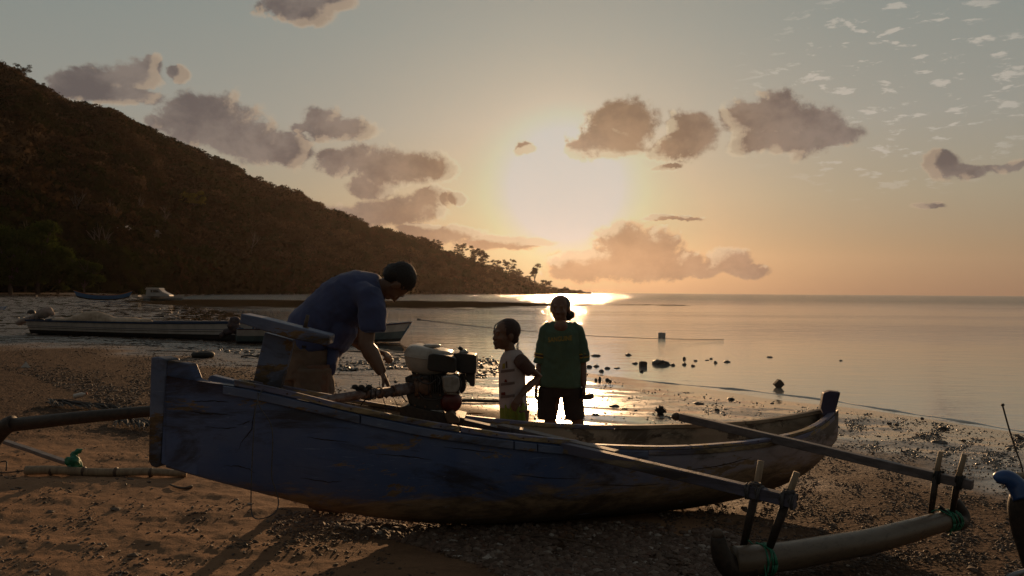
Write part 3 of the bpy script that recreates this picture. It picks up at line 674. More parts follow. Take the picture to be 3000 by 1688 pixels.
hb = MB(); ts = list(np.linspace(-1.84, 3.0, 74)); n = 22
out = [[BP(t, l + 0.004*float(perlin(t*2.1, l*5+z*6, 2)), z + 0.004*float(perlin(t*3, l*3, 6))) for l, z in section(t)] for t in ts]
hb.cm = 0; hb.rings(out, closed=False, caps=False)
ti = [t for t in ts if -1.50 <= t <= 2.93]
inn = [[BP(t, l, max(z, 0)) if False else BP(t, l, z) for l, z in section(t, 0.032, 0.05)] for t in ti]
hb.cm = 1; base_i = len(hb.v); hb.rings([r[::-1] for r in inn], closed=False, caps=False)
# top edge between the two shells, and solid wood deck at the stern
hb.cm = 0; no = n+1; i0 = ts.index(ti[0])
for k in range(len(ti)-1):
    a = (i0+k)*no; b_ = (i0+k+1)*no; c = base_i + k*no; d = base_i + (k+1)*no
    hb.f.append((a, b_, d+n, c+n)); hb.m.append(0); hb.f.append((a+n, c, d, b_+n)); hb.m.append(0)
for k in range(i0): a = k*no; hb.f.append((a, a+n, a+no+n, a+no)); hb.m.append(0)
k = i0+len(ti)-1
for k in range(i0+len(ti)-1, len(ts)-1): a = k*no; hb.f.append((a, a+n, a+no+n, a+no)); hb.m.append(0)
c = base_i; hb.f.append(tuple(c+i for i in range(no))); hb.m.append(1)
c = base_i + (len(ti)-1)*no; hb.f.append(tuple(c+i for i in range(no-1, -1, -1))); hb.m.append(1)
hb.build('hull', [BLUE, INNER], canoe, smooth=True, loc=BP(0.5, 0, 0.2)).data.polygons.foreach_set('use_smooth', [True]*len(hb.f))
# splits in the old timber and nail heads, following the skin of the hull
HOB = canoe.children[0]; _bv = BVHTree.FromPolygons([v_.co + ORIGIN[HOB.name] for v_ in HOB.data.vertices], [p_.vertices[:] for p_ in HOB.data.polygons])
def on_hull(px, py, lift=0.0):
    d = ray(px, py).normalized(); h = _bv.ray_cast(Vector((0, 0, CAMZ)), d)[0]
    return (h if h else P(px, py, 4.4)) - d*lift
CRK = plain('split_timber', (0.012, 0.008, 0.006), (0.03, 0.016, 0.008), 20, 0.9, 0.0)
for pts in ([(747, 1192), (744, 1215), (740, 1235), (738, 1258), (722, 1278), (706, 1298), (699, 1322)], [(735, 1232), (722, 1238), (712, 1243), (690, 1246)], [(560, 1206), (600, 1212), (650, 1214), (700, 1218)], [(560, 1178), (620, 1174), (680, 1180)], [(655, 1365), (700, 1366), (730, 1374), (748, 1388)],
            [(600, 1250), (660, 1255), (700, 1252)], [(900, 1280), (960, 1290), (1040, 1296)], [(1100, 1330), (1200, 1338), (1280, 1350)], [(1300, 1310), (1400, 1322), (1470, 1328)], [(1500, 1390), (1600, 1400), (1720, 1404)], [(880, 1400), (960, 1412), (1010, 1410)], [(1750, 1420), (1860, 1424), (1950, 1416)], [(2000, 1380), (2120, 1362), (2220, 1336)]):
    b = MB(); rr_ = random.Random(int(pts[0][0])); q = []
    for i in range(len(pts)-1):
        for k in range(6): f = k/6; q.append((pts[i][0]*(1-f)+pts[i+1][0]*f, pts[i][1]*(1-f)+pts[i+1][1]*f + rr_.uniform(-1, 1)))
    n_ = len(q); b.tube([on_hull(x, y) for x, y in q], [0.0006 + 0.0030*math.sin(math.pi*(i+.5)/n_)*rr_.uniform(.5, 1) for i in range(n_)], 5); b.build('split', CRK, canoe, smooth=True)
for i in range(26):
    x = 620 + i*66; t_ = -1.4 + i*0.165; c = BP(t_, b_w(t_)+0.013, z_g(t_)+0.018); MB().tube([c, c + Vector((UY, -UX, 0))*0.004], 0.005, 6).build('nail_head', RUSTN, canoe)
# deadwood plate and post of the stern
pl = [(490, 1055), (555, 1067), (566, 1096), (572, 1112), (600, 1120), (600, 1180), (575, 1395), (508, 1375), (470, 1360), (478, 1200)]
Dst = 4.20
def stern_px(pts, D0=None): return [P(x, y, (C0.y + UY*(-1.84 + (x-440)/300*0.42)) - 0.035) for x, y in pts]
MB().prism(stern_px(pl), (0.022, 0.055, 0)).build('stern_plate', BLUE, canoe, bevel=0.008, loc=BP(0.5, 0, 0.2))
MB().prism(stern_px([(441, 1047), (462, 1046), (488, 1054), (486, 1120), (476, 1240), (466, 1366), (456, 1372), (442, 1366), (434, 1352), (436, 1230)]), (0.035, 0.095, 0)).build('stern_post', BLUEP, canoe, bevel=0.008)
# gunwale rails in lengths with butted ends
def rail(name, ta, tb, side, lat0, lat1, z0, z1, mat, n=16, wob=0.003):
    rg = []
    for t in np.linspace(ta, tb, n):
        b = b_w(t); z = z_g(t) + wob*float(perlin(t*2.7, side*4.0+z0*30, 12)); l = lambda q: side*(b+q) + wob*float(perlin(t*3.1, side*2.0, 14))
        pts = [BP(t, l(lat0), z+z0), BP(t, l(lat1), z+z0), BP(t, l(lat1), z+z1), BP(t, l(lat0), z+z1)]
        rg.append(pts if side > 0 else pts[::-1])
    return MB().rings(rg).build(name, mat, canoe, bevel=0.004)
for ta, tb in ((-1.50, -0.30), (-0.292, 0.46)): rail('gunwale_rail', ta, tb, 1, -0.036, 0.012, 0.003, 0.036, RAILM)
for ta, tb in ((0.47, 1.30), (1.308, 2.05), (2.058, 2.90)): rail('gunwale_rail', ta, tb, 1, -0.040, 0.010, 0.002, 0.022, RAILM)
for ta, tb in ((-1.46, -0.05), (-0.042, 1.2), (1.208, 2.3), (2.308, 2.90)): rail('gunwale_rail', ta, tb, -1, -0.040, 0.010, 0.002, 0.030, RAILM if ta < -0.04 else INNER)
for ta, tb in ((-1.56, -0.86), (-0.852, 0.02), (0.028, 0.17), (0.178, 0.95)): rail('rub_plank', ta, tb, 1, 0.002, 0.026, -0.052, -0.006, BLUEP)
rail('rub_plank', 0.958, 2.9, 1, 0.001, 0.014, -0.034, -0.004, RAILM)
# bow post
zt = P(2460, 1148, 6.25).z
bp = [(2405, 1196), (2413, 1152), (2432, 1146), (2463, 1150), (2449, 1205), (2430, 1275), (2412, 1345), (2398, 1350), (2408, 1290), (2418, 1226)]
MB().prism([P(x, y, 6.16) for x, y in bp], (0.02, 0.09, 0)).build('bow_post', painted_wood('bow_paint', (0.05, 0.045, 0.09), (0.08, 0.06, 0.09), (0.09, 0.05, 0.04), wear=0.55), canoe, bevel=0.008)
# plank lying inside the near rail, steering post and its cross beam
def slab(pts, D, dy, dx=0.0): return MB().prism([P(x, y, D if not isinstance(D, tuple) else D[0]+(D[1]-D[0])*(x-pts[0][0])/(max(p[0] for p in pts)-pts[0][0]+1e-6)) for x, y in pts], (dx, dy, 0))
slab([(612, 1103), (622, 1100), (720, 1124), (800, 1146), (958, 1200), (955, 1222), (935, 1220), (800, 1180), (700, 1152), (606, 1122)], (4.52, 4.60), 0.06).build('side_board', BLUEP, canoe, bevel=0.006)
slab([(775, 974), (858, 996), (846, 1052), (818, 1150), (738, 1132), (752, 1072)], 4.60, 0.055).build('steering_post', BLUEP, canoe, bevel=0.006)
slab([(706, 919), (760, 930), (860, 955), (966, 982), (962, 1008), (955, 1013), (850, 992), (780, 972), (700, 946)], 4.47, 0.14).build('steering_beam', BLUEP, canoe, bevel=0.008)
MB().tube([P(892, 966, 4.53), P(897, 945, 4.53), P(902, 923, 4.53)], [0.013, 0.011, 0.010], 10).build('peg', BROWNW, canoe, smooth=True)
MB().tube([P(884, 962, 4.53), P(903, 963, 4.53)], [(0.01, 0.02)]*2, 8).build('peg_wedge', BROWNW, canoe, smooth=True)
# cord tied round the board, with its loose loop hanging in front of the hull
def curve_pts(pts, n=8):
    pts = [Vector(p) for p in pts]; out = []
    for i in range(len(pts)-1):
        p0 = pts[max(i-1, 0)]; p1 = pts[i]; p2 = pts[i+1]; p3 = pts[min(i+2, len(pts)-1)]
        for k in range(n):
            t = k/n; out.append(0.5*((2*p1)+(-p0+p2)*t+(2*p0-5*p1+4*p2-p3)*t*t+(-p0+3*p1-3*p2+p3)*t**3))
    return out + [pts[-1]]
MB().tube(curve_pts([P(704, 1124, 4.45), P(732, 1116, 4.5), P(748, 1128, 4.5), P(757, 1165, 4.28), P(748, 1200, 4.2), P(742, 1290, 4.12), P(737, 1400, 4.10), P(736, 1490, 4.1), P(746, 1518, 4.06), P(775, 1518, 4.04), P(806, 1502, 4.06), P(816, 1470, 4.1), P(806, 1430, 4.1), P(796, 1390, 4.12), P(799, 1290, 4.14), P(792, 1240, 4.17), P(760, 1190, 4.2), P(757, 1165, 4.26), P(780, 1132, 4.42), P(810, 1136, 4.46), P(838, 1152, 4.5)]), 0.0032, 5).build('cord', ROPE, canoe, smooth=True)
MB().tube(curve_pts([P(694, 1120, 4.45), P(690, 1132, 4.44), P(700, 1140, 4.44), P(716, 1130, 4.46)], 5), [0.012]*16, 6).build('knot', BROPE, canoe, smooth=True)
# boards inside, along the middle, carrying the engine
MB().prism([P(960, 1192, 4.95), P(1200, 1232, 4.95), P(1345, 1262, 4.95), P(1345, 1290, 4.95), P(1190, 1262, 4.95), P(955, 1212, 4.95)], (0.02, 0.09, 0)).build('inner_stringer', BROWNW, canoe, bevel=0.004)
for k, (y0, y1) in enumerate([(1243, 1330), (1256, 1345)]):
    MB().prism([P(1250, y0, 4.9-0.08*k), P(1560, y1-26, 4.95-0.08*k), P(1560, y1-16, 4.95-0.08*k), P(1250, y0+12, 4.9-0.08*k)], (0.02, 0.05, 0)).build('loose_lath', BROWNW, canoe, bevel=0.002)
# booms
def beam(pa, pb, w, h, name, mat, parent, tilt=0.0, n=10, seed=0, ends=1.0):
    pa = Vector(pa); pb = Vector(pb); t = (pb-pa).normalized(); s = t.cross(Vector((0, 0, 1))).normalized(); u = s.cross(t)
    rg = []
    for i in range(n):
        f = i/(n-1); c = pa.lerp(pb, f) + u*0.004*float(perlin(f*4, seed+.5)) + s*0.004*float(perlin(f*4, seed+9.5)); k = 1+0.06*float(perlin(f*5, seed+3.5))
        rg.append([c + s*(x*w/2*k) + u*(z*h/2*k) for x, z in ((-1, -1), (1, -1), (1, 1), (-1, 1))])
    return MB().rings(rg).build(name, mat, parent, bevel=0.005)
B1a = P(1338, 1236, 5.32); B1b = P(2330, 1471, 3.98)
beam(B1a, B1b, 0.055, 0.060, 'boom', painted_wood('boom_paint', (0.13, 0.12, 0.16), (0.10, 0.095, 0.14), (0.30, 0.23, 0.16), wear=0.52, axis=(0.3, 0.3, 1.5)), canoe, seed=1)
beam(P(1464, 1247, 5.10), P(1808, 1326, 4.68), 0.07, 0.022, 'boom_plank', GREYW, canoe, seed=4)
B2a = P(1994, 1222, 6.12); B2b = P(2850, 1421, 4.72)
beam(B2a, B2b, 0.055, 0.058, 'boom', GREYW, canoe, seed=7)
MB().ball(B2a + Vector((-0.03, 0.02, 0.0)), 0.035, 0.03, 0.032).build('boom_tip', BROWNW, canoe, smooth=True)
def on_boom(a, b, px):
    for i in range(200):
        q = a.lerp(b, i/199); v_ = CAMR.inverted() @ (q-Vector((0, 0, CAMZ))); x = 1500 - v_.x/v_.z*F
        if x >= px: return q
    return b
def coil(c, t, w, h, turns, r, name, mat, parent, pitch=0.007, jit=0.004, seed=0):
    t = Vector(t).normalized(); s = t.cross(Vector((0, 0, 1))).normalized(); u = s.cross(t); pts = []; rr_ = random.Random(seed)
    for k in range(int(turns*8)+1):
        a = 2*math.pi*k/8; q = 1.0; x = math.cos(a); z = math.sin(a); m_ = max(abs(x), abs(z))**0.6
        pts.append(Vector(c) + t*(pitch*(k/8 - turns/2) + rr_.uniform(-jit, jit)) + s*(x/m_*w) + u*(z/m_*h))
    return MB().tube(pts, r, 6).build(name, mat, parent, smooth=True)
FL = [(P(2150, 1642, 4.08), 0.072), (P(2200, 1641, 4.10), 0.075), (P(2300, 1630, 4.19), 0.074), (P(2420, 1609, 4.33), 0.072), (P(2540, 1588, 4.49), 0.070), (P(2650, 1560, 4.66), 0.066), (P(2740, 1534, 4.80), 0.060), (P(2790, 1522, 4.88), 0.054)]
fp = curve_pts([p for p, _ in FL], 5); fr2 = list(np.interp(np.linspace(0, 1, len(fp)), np.linspace(0, 1, len(FL)), [r for _, r in FL]))
FLM, N_ = new_mat('pale_pipe'); _c = coords(N_); _f, _ = N_.noise(_c, 5, 6, 0.6); _g, _ = N_.noise(N_.v('MULTIPLY', _c, (3, 3, 9)), 6, 5, 0.7, 0.8)
finish(FLM, N_, N_.mix(N_.smooth(_g, 0.5, 0.66, 0, 0.75), N_.mix(_f, (0.16, 0.115, 0.078), (0.10, 0.07, 0.046)), (0.07, 0.05, 0.035)), N_.m('ADD', 0.20, N_.m('MULTIPLY', _g, 0.35)), bump(N_, _g, 0.2, 0.003))
MB().tube(fp, [float(x) for x in fr2], 22).build('float', FLM, canoe, smooth=True)
MB().tube(curve_pts([P(2196, 1650, 4.1), P(2150, 1665, 4.08), P(2122, 1640, 4.06), P(2108, 1605, 4.05), P(2104, 1572, 4.05)], 5), list(np.linspace(0.076, 0.035, 21)), 14).build('float_tip', DARKW, canoe, smooth=True)
MB().tube([P(2104, 1574, 4.05), P(2099, 1560, 4.05), P(2092, 1552, 4.05)], [0.036, 0.030, 0.008], 9).build('float_tip_end', BROWNW, canoe, smooth=True)
MB().tube(curve_pts([P(2786, 1522, 4.87), P(2812, 1530, 4.95), P(2822, 1512, 4.98), P(2812, 1488, 4.98), P(2800, 1468, 4.98)], 5), list(np.linspace(0.056, 0.026, 21)), 12).build('float_tip', DARKW, canoe, smooth=True)
PO = [((2230, 1350, 4.22), (2212, 1450, 4.20), (2178, 1602, 4.24), 'near'), ((2335, 1384, 4.02), (2300, 1480, 4.04), (2252, 1612, 4.12), 'near'), ((2756, 1324, 4.86), (2742, 1395, 4.84), (2727, 1505, 4.86), 'far'), ((2826, 1331, 4.76), (2806, 1405, 4.76), (2788, 1508, 4.86), 'far')]
for a, m_, b, w in PO:
    A, M_, B = P(*a), P(*m_), P(*b)
    MB().tube([A, A.lerp(M_, .5), M_], [0.017, 0.018, 0.019] if w == 'near' else [0.015, 0.016, 0.017], 10).build('post', LIGHTW, canoe, smooth=True)
    MB().tube([M_.lerp(A, 0.02), M_.lerp(B, .5), B], [0.023, 0.022, 0.019] if w == 'near' else [0.020, 0.019, 0.017], 10).build('post_sleeve', DARKW, canoe, smooth=True)
td = (B1b-B1a).normalized()
for px in (2192, 2222, 2292, 2318): coil(on_boom(B1a, B1b, px), td, 0.034, 0.038, 2.6, 0.0055, 'lashing', ROPE, canoe, 0.009, seed=px)
coil(on_boom(B1a, B1b, 2212)+Vector((0, 0, 0.045)), Vector((0.1, 0, 1)), 0.024, 0.024, 2.2, 0.005, 'lashing', ROPE, canoe, seed=5)
coil(on_boom(B1a, B1b, 2306)+Vector((0, 0, 0.045)), Vector((0.1, 0, 1)), 0.024, 0.024, 2.2, 0.005, 'lashing', ROPE, canoe, seed=6)
td2 = (B2b-B2a).normalized()
for px in (2742, 2752, 2806, 2816): coil(on_boom(B2a, B2b, px), td2, 0.036, 0.040, 2.6, 0.006, 'lashing', BROPE, canoe, 0.009, seed=px)
# lashing of the boom to the hull and green cord round the float
coil(on_boom(B1a, B1b, 1500), td, 0.04, 0.05, 2.2, 0.004, 'lashing', ROPE, canoe, seed=31)
def tie(c, ax, r, seed, tails):
    rr_ = random.Random(seed); ax = Vector(ax).normalized(); b = MB()
    s = ax.cross(Vector((0, 0, 1))).normalized(); u = s.cross(ax)
    for k in range(5):
        off = rr_.uniform(-0.03, 0.03); tl = rr_.uniform(-0.03, 0.03); pts = []
        for j in range(17):
            a = 2*math.pi*j/16; pts.append(Vector(c) + ax*(off + tl*math.cos(a)) + (s*math.cos(a)+u*math.sin(a))*(r+0.004+0.003*rr_.random()))
        b.tube(pts, (0.0035, 0.008), 6) if False else b.tube(pts, 0.0052, 6)
    for tp in tails: b.tube(curve_pts(tp, 4), 0.0045, 5)
    return b.build('green_tie', GREEN, canoe, smooth=True)
c1 = P(2243, 1640, 4.14); tie(c1, fp[12]-fp[6], 0.076, 1, [[P(2215, 1603, 4.16), P(2200, 1590, 4.16), P(2192, 1583, 4.16)], [P(2262, 1612, 4.10), P(2240, 1640, 4.05), P(2244, 1690, 4.04), P(2236, 1700, 4.04)], [P(2215, 1590, 4.16), P(2240, 1600, 4.1), P(2262, 1620, 4.07), P(2250, 1660, 4.05)]])
c2 = P(2778, 1525, 4.86); tie(c2, fp[-1]-fp[-6], 0.057, 2, [[P(2728, 1500, 4.84), P(2750, 1494, 4.82), P(2786, 1512, 4.8)], [P(2795, 1505, 4.8), P(2812, 1535, 4.82), P(2817, 1545, 4.82)], [P(2785, 1530, 4.8), P(2786, 1560, 4.8), P(2778, 1570, 4.8)]])
MB().tube(curve_pts([P(2770, 1500, 4.84), P(2760, 1490, 4.84), P(2752, 1486, 4.84), P(2764, 1500, 4.84)], 4), 0.011, 6).build('black_rag', BROPE, canoe, smooth=True)
# ------------------------------------------------------------------ engine
BLK = plain('engine_black', (0.022, 0.018, 0.016), (0.035, 0.025, 0.02), 14, 0.45, 0.3, 0.002)
TANK = plain('tank_white', (0.42, 0.37, 0.32), (0.25, 0.19, 0.14), 9, 0.3, 0.05, 0.001, lo=0.5, hi=0.75)
STEEL = plain('cast_aluminium', (0.38, 0.36, 0.34), (0.24, 0.22, 0.2), 20, 0.38, 0.3, 0.002, metallic=0.7)
RUST = plain('rusty_steel', (0.16, 0.085, 0.05), (0.09, 0.05, 0.035), 25, 0.5, 0.5, 0.003, metallic=0.3)
SHAFT = plain('shaft_paint', (0.20, 0.17, 0.17), (0.11, 0.06, 0.045), 30, 0.4, 0.5, 0.002, metallic=0.3)
REDM = plain('red_cover', (0.13, 0.014, 0.010), (0.07, 0.01, 0.008), 10, 0.35, 0.1, 0.002)
DE = 4.86
engine = thing('boat_engine', P(1270, 1240, DE+0.1), 'small petrol engine with white fuel tank and long drive shaft mounted on the blue canoe', 'engine')
def EP(pts, d0, dy, name, mat, bev=0.008, seg=3, dx=0.0): return MB().prism([P(x, y, DE+d0) for x, y in pts], (dx, dy, 0)).build(name, mat, engine, bevel=bev, bseg=seg)
# fuel tank: lower and upper shells
def shell(cx, cy0, cy1, wx, wy, name, mat, p, d):
    c = P(cx, (cy0+cy1)/2, DE+d); hx = wx/2/F*(DE+d); hz = abs(cy1-cy0)/2/F*(DE+d)
    return MB().ball(c, hx, wy/2, hz, None, 32, 16, p).build(name, mat, engine, smooth=True)
tk = MB(); rg = []
for (y, xl, xr, dd) in [(1098, 1232, 1296, .17), (1086, 1203, 1312, .21), (1070, 1192, 1322, .245), (1052, 1188, 1328, .26), (1046, 1187, 1330, .265), (1036, 1189, 1330, .262), (1026, 1195, 1330, .25), (1019, 1203, 1324, .235), (1016, 1222, 1300, .17)]:
    a = P((xl+xr)/2, y + 0.0, DE+0.16); hx_ = (xr-xl)/2/F*(DE+.16); r_ = []
    for k in range(28):
        th = 2*math.pi*k/28; cx_ = math.copysign(abs(math.cos(th))**0.6, math.cos(th)); sy_ = math.copysign(abs(math.sin(th))**0.6, math.sin(th))
        r_.append(a + Vector((hx_*cx_, dd*0.62*sy_, -0.018*cx_*(1 if y < 1060 else .4))))
    rg.append(r_)
tk.rings(rg); tk.build('fuel_tank', TANK, engine, smooth=True)
sm_ = MB(); sm_.tube([rg[4][k] + (rg[4][k]-P(1259, 1046, DE+.16))*0.012 for k in list(range(28))+[0]], 0.0035, 6); sm_.build('tank_seam', TANK, engine, smooth=True)
cc = P(1266, 1018, DE+0.14); MB().lathe(cc, (0, 0, 1), [(0, 0.052), (0.006, 0.056), (0.016, 0.055), (0.020, 0.046), (0.021, 0.0)], 24).build('fuel_cap', TANK, engine, smooth=True)
EP([(1255, 1040), (1268, 1036), (1300, 1040), (1332, 1048), (1337, 1056), (1336, 1090), (1328, 1094), (1256, 1086), (1251, 1080)], -0.06, 0.16, 'muffler_cover', BLK, 0.012)
for k in range(7): EP([(1304+k*4, 1045.5+k*0.9), (1306+k*4, 1046+k*0.9), (1309+k*4, 1052+k*0.9), (1307+k*4, 1051.5+k*0.9)], -0.064, 0.006, 'vent_slot', BROPE, 0)
EP([(1326, 1036), (1345, 1034), (1395, 1041), (1396, 1060), (1395, 1086), (1392, 1098), (1345, 1093), (1336, 1086), (1334, 1050)], 0.02, 0.18, 'air_filter', BLK, 0.010)
EP([(1364, 1094), (1392, 1096), (1390, 1133), (1377, 1132), (1374, 1122), (1366, 1118)], 0.05, 0.12, 'filter_duct', BLK, 0.006)
c = P(1359, 1034, DE+0.1); MB().tube([c, c+Vector((0, 0, 0.012)), c+Vector((0, 0, 0.022))], [0.03, 0.026, 0.008], 14).build('filter_nut', STEEL, engine, smooth=True)
MB().tube([P(1359, 1031, DE+.1), P(1360, 1024, DE+.1)], 0.006, 8).tube([P(1354, 1026, DE+.1), P(1366, 1028, DE+.1)], 0.005, 8).build('wing_nut', STEEL, engine, smooth=True)
MB().tube([P(1344, 1024, DE+.1), P(1348, 1020, DE+.1), P(1352, 1023, DE+.1), P(1356, 1029, DE+.1)], [0.010, 0.014, 0.012, 0.003], 8).build('throttle_lever', BLK, engine, smooth=True)
# crankcase, cylinder, covers
EP([(1204, 1104), (1246, 1100), (1300, 1096), (1342, 1098), (1344, 1130), (1330, 1160), (1312, 1196), (1296, 1206), (1212, 1204), (1196, 1180), (1190, 1160), (1198, 1120)], 0.0, 0.22, 'crankcase', BLK, 0.014)
for k in range(6): EP([(1252+k*7, 1100), (1255+k*7, 1100), (1258+k*7, 1152), (1255+k*7, 1152)], -0.025, 0.04, 'cooling_fin', BLK, 0.001, 1)
EP([(1296, 1102), (1330, 1098), (1344, 1106), (1347, 1128), (1342, 1146), (1334, 1152), (1306, 1152), (1298, 1140)], -0.075, 0.07, 'rocker_cover', STEEL, 0.022, 4)
EP([(1292, 1100), (1300, 1106), (1306, 1150), (1312, 1148), (1338, 1148), (1344, 1142), (1348, 1150), (1344, 1158), (1310, 1156), (1304, 1156), (1298, 1140)], -0.03, 0.02, 'cover_flange', STEEL, 0.003)
for x, y in ((1305, 1153), (1341, 1151)): c = P(x, y, DE-0.04); MB().tube([c, c+Vector((0, .02, 0))], 0.008, 6).build('bolt', RUST, engine)
MB().lathe(P(1322, 1178, DE+0.02), Vector((0.35, -1, 0)), [(-0.05, 0.062), (0.0, 0.068), (0.02, 0.06), (0.03, 0.03), (0.031, 0)], 24).build('recoil_cover', REDM, engine, smooth=True)
EP([(1345, 1098), (1362, 1096), (1366, 1130), (1362, 1146), (1352, 1154), (1344, 1146)], 0.05, 0.1, 'carburettor', BLK, 0.006)
MB().tube(curve_pts([P(1340, 1084, DE), P(1350, 1090, DE-.02), P(1356, 1106, DE), P(1350, 1118, DE+.03)], 5), 0.004, 6).build('fuel_line', BLK, engine, smooth=True)
for x in (1205, 1232): MB().prism([P(x, 1088, DE+.08), P(x+10, 1088, DE+.08), P(x+18, 1106, DE+.08), P(x+6, 1106, DE+.08)], (0, .03, 0)).build('tank_bracket', BLK, engine, bevel=0.002)
MB().lathe(P(1212, 1136, DE+0.06), Vector((-1, -0.45, -0.06)), [(-0.06, 0.082), (0.0, 0.085), (0.012, 0.080), (0.02, 0.055), (0.03, 0.05)], 28).build('flange', RUST, engine, smooth=True)
EP([(1186, 1106), (1202, 1100), (1206, 1118), (1188, 1122)], 0.0, 0.05, 'clamp', BLK, 0.004)
EP([(1194, 1190), (1234, 1200), (1300, 1202), (1298, 1214), (1240, 1218), (1202, 1204)], 0.0, 0.2, 'engine_foot', STEEL, 0.005)
EP([(1170, 1194), (1196, 1188), (1250, 1202), (1325, 1218), (1362, 1226), (1352, 1250), (1300, 1250), (1172, 1222)], -0.03, 0.26, 'mount_block', DARKW, 0.006)
EP([(1300, 1216), (1322, 1206), (1345, 1226), (1346, 1240), (1312, 1240)], -0.10, 0.10, 'mount_wedge', BROWNW, 0.006)
for pts, r_ in (([(1232, 1098), (1228, 1110), (1240, 1122), (1262, 1124), (1278, 1112)], .005), ([(1330, 1094), (1346, 1108), (1350, 1130), (1338, 1150)], .006), ([(1200, 1128), (1182, 1134), (1176, 1156), (1192, 1178)], .004), ([(1226, 1150), (1244, 1168), (1272, 1172), (1296, 1166)], .0045), ([(1280, 1100), (1290, 1112), (1286, 1130)], .007)):
    MB().tube(curve_pts([P(x, y, DE-.02-.015*i) for i, (x, y) in enumerate(pts)], 5), r_, 6).build('hose', BLK, engine, smooth=True)
for x, y in ((1218, 1112), (1236, 1108), (1216, 1188), (1246, 1192), (1282, 1190), (1262, 1160), (1228, 1166), (1290, 1158)):
    c = P(x, y, DE-.002); MB().tube([c, c + Vector((0, -.010, 0))], .0075, 6).build('bolt', RUST, engine)
MB().lathe(P(1246, 1136, DE-.004), (0, -1, 0), [(0, .05), (.012, .048), (.018, .03), (.019, 0)], 20).build('side_cover', RUST, engine, smooth=True)
# long drive shaft running back over the near side
s0 = P(1212, 1136, DE+0.02); s1 = P(1155, 1146, DE-0.05); s2 = P(1050, 1158, DE-0.2); s3 = P(930, 1176, DE-0.34); s4 = P(860, 1190, DE-0.42)
MB().tube([s0, s1], [0.038, 0.036], 18).build('shaft_socket', SHAFT, engine, smooth=True)
MB().tube([s1, s2, s3, s4], [0.029, 0.028, 0.026, 0.024], 16).build('drive_shaft', SHAFT, engine, smooth=True)
for q in (0.03, 0.42, 0.8):
    c = s1.lerp(s2, q); t = (s2-s1).normalized(); MB().lathe(c, t, [(-0.008, 0.031), (-0.008, 0.036), (0.008, 0.036), (0.008, 0.031)], 16).build('shaft_ring', RUST, engine, smooth=True)
c = P(1060, 1138, DE-0.19); b = MB()
for k in range(5): b.ball(c + Vector((0.02*k-0.04, 0.01*math.sin(k*2), 0.008*math.cos(k*3))), 0.020, 0.018, 0.015, None, 8, 6)
b.build('rag_wrap', BROPE, engine, smooth=True)
for k, px in enumerate((1078, 1092)): coil(s1.lerp(s2, (1155-px)/105), (s2-s1), 0.033, 0.033, 1.3, 0.004, 'band', BROPE, engine, 0.01, seed=k)
MB().tube(curve_pts([P(1092, 1168, DE-.22), P(1070, 1172, DE-.2), P(1056, 1190, DE-.2)], 5), 0.004, 5).build('loose_band', BROPE, engine, smooth=True)
MB().tube(curve_pts([P(1121, 1145, DE-.12), P(1122, 1168, DE-.12), P(1130, 1190, DE-.12), P(1131, 1212, DE-.12)], 4), 0.0022, 4).build('wire', BROPE, engine, smooth=True)
MB().tube(curve_pts([P(1112, 1118, DE-.1), P(1113, 1142, DE-.12)], 4), 0.0018, 4).build('wire', BROPE, engine, smooth=True)
MB().tube(curve_pts([P(1150, 1160, DE-.06), P(1160, 1180, DE), P(1170, 1205, DE)], 4), 0.0022, 4).build('wire', BROPE, engine, smooth=True)
# ------------------------------------------------------------------ neighbouring rigging cut by the frame
boom2 = thing('wooden_boom', P(200, 1226, 5.3), 'thick round dark pole running from the left edge to behind the canoe stern', 'pole')
MB().tube([P(560, 1192, 5.25), P(437, 1205, 5.28), P(220, 1225, 5.33), P(30, 1246, 5.38)], [0.034, 0.037, 0.042, 0.046], 16).build('pole', DARKW, boom2, smooth=True)
MB().tube(curve_pts([P(40, 1240, 5.38), P(10, 1256, 5.4), P(-40, 1320, 5.5), P(-90, 1420, 5.6)], 4), [0.056]*13, 12).build('strut', DARKW, boom2, smooth=True)
ro = thing('neighbour_outrigger', P(2990, 1520, 4.05), 'blue capped elbow of another outrigger with a thin rod, at the right edge', 'boat part')
MB().tube(curve_pts([P(2924, 1404, 4.06), P(2932, 1400, 4.05), P(2955, 1402, 4.04), P(2980, 1425, 4.03), P(3000, 1462, 4.0)], 5), list(np.linspace(0.030, 0.052, 21)), 16).build('elbow', plain('blue_pipe', (0.03, 0.09, 0.26), (0.02, 0.05, 0.15), 6, 0.35, 0.15, 0.002), ro, smooth=True)
MB().tube(curve_pts([P(2996, 1458, 4.03), P(2992, 1500, 4.04), P(3012, 1580, 4.05), P(3045, 1680, 4.06)], 5), list(np.linspace(0.058, 0.068, 16)), 14).build('sleeve', DARKW, ro, smooth=True)
MB().tube([P(2955, 1394, 4.12), P(3060, 1392, 4.1)], 0.016, 10).build('pale_tube', LIGHTW, ro, smooth=True)
MB().tube(curve_pts([P(2937, 1187, 4.2), P(2955, 1252, 4.2), P(2975, 1315, 4.18), P(2992, 1362, 4.15), P(2998, 1404, 4.12)], 6), 0.0042, 7).build('rod', DARKW, ro, smooth=True)
MB().tube([P(2934, 1187, 4.2), P(2941, 1186, 4.2)], 0.007, 7).build('rod_cap', DARKW, ro, smooth=True)
gt = MB().tube([P(2955, 1690, 3.72), P(2978, 1680, 3.78), P(3040, 1662, 3.9)], 0.011, 9).build('grey_pipe', plain('grey_plastic', (0.25, 0.26, 0.28), (0.18, 0.18, 0.2), 8, 0.5), None, smooth=True); tag(gt, 'thin grey pipe lying in the bottom right corner', 'pipe')
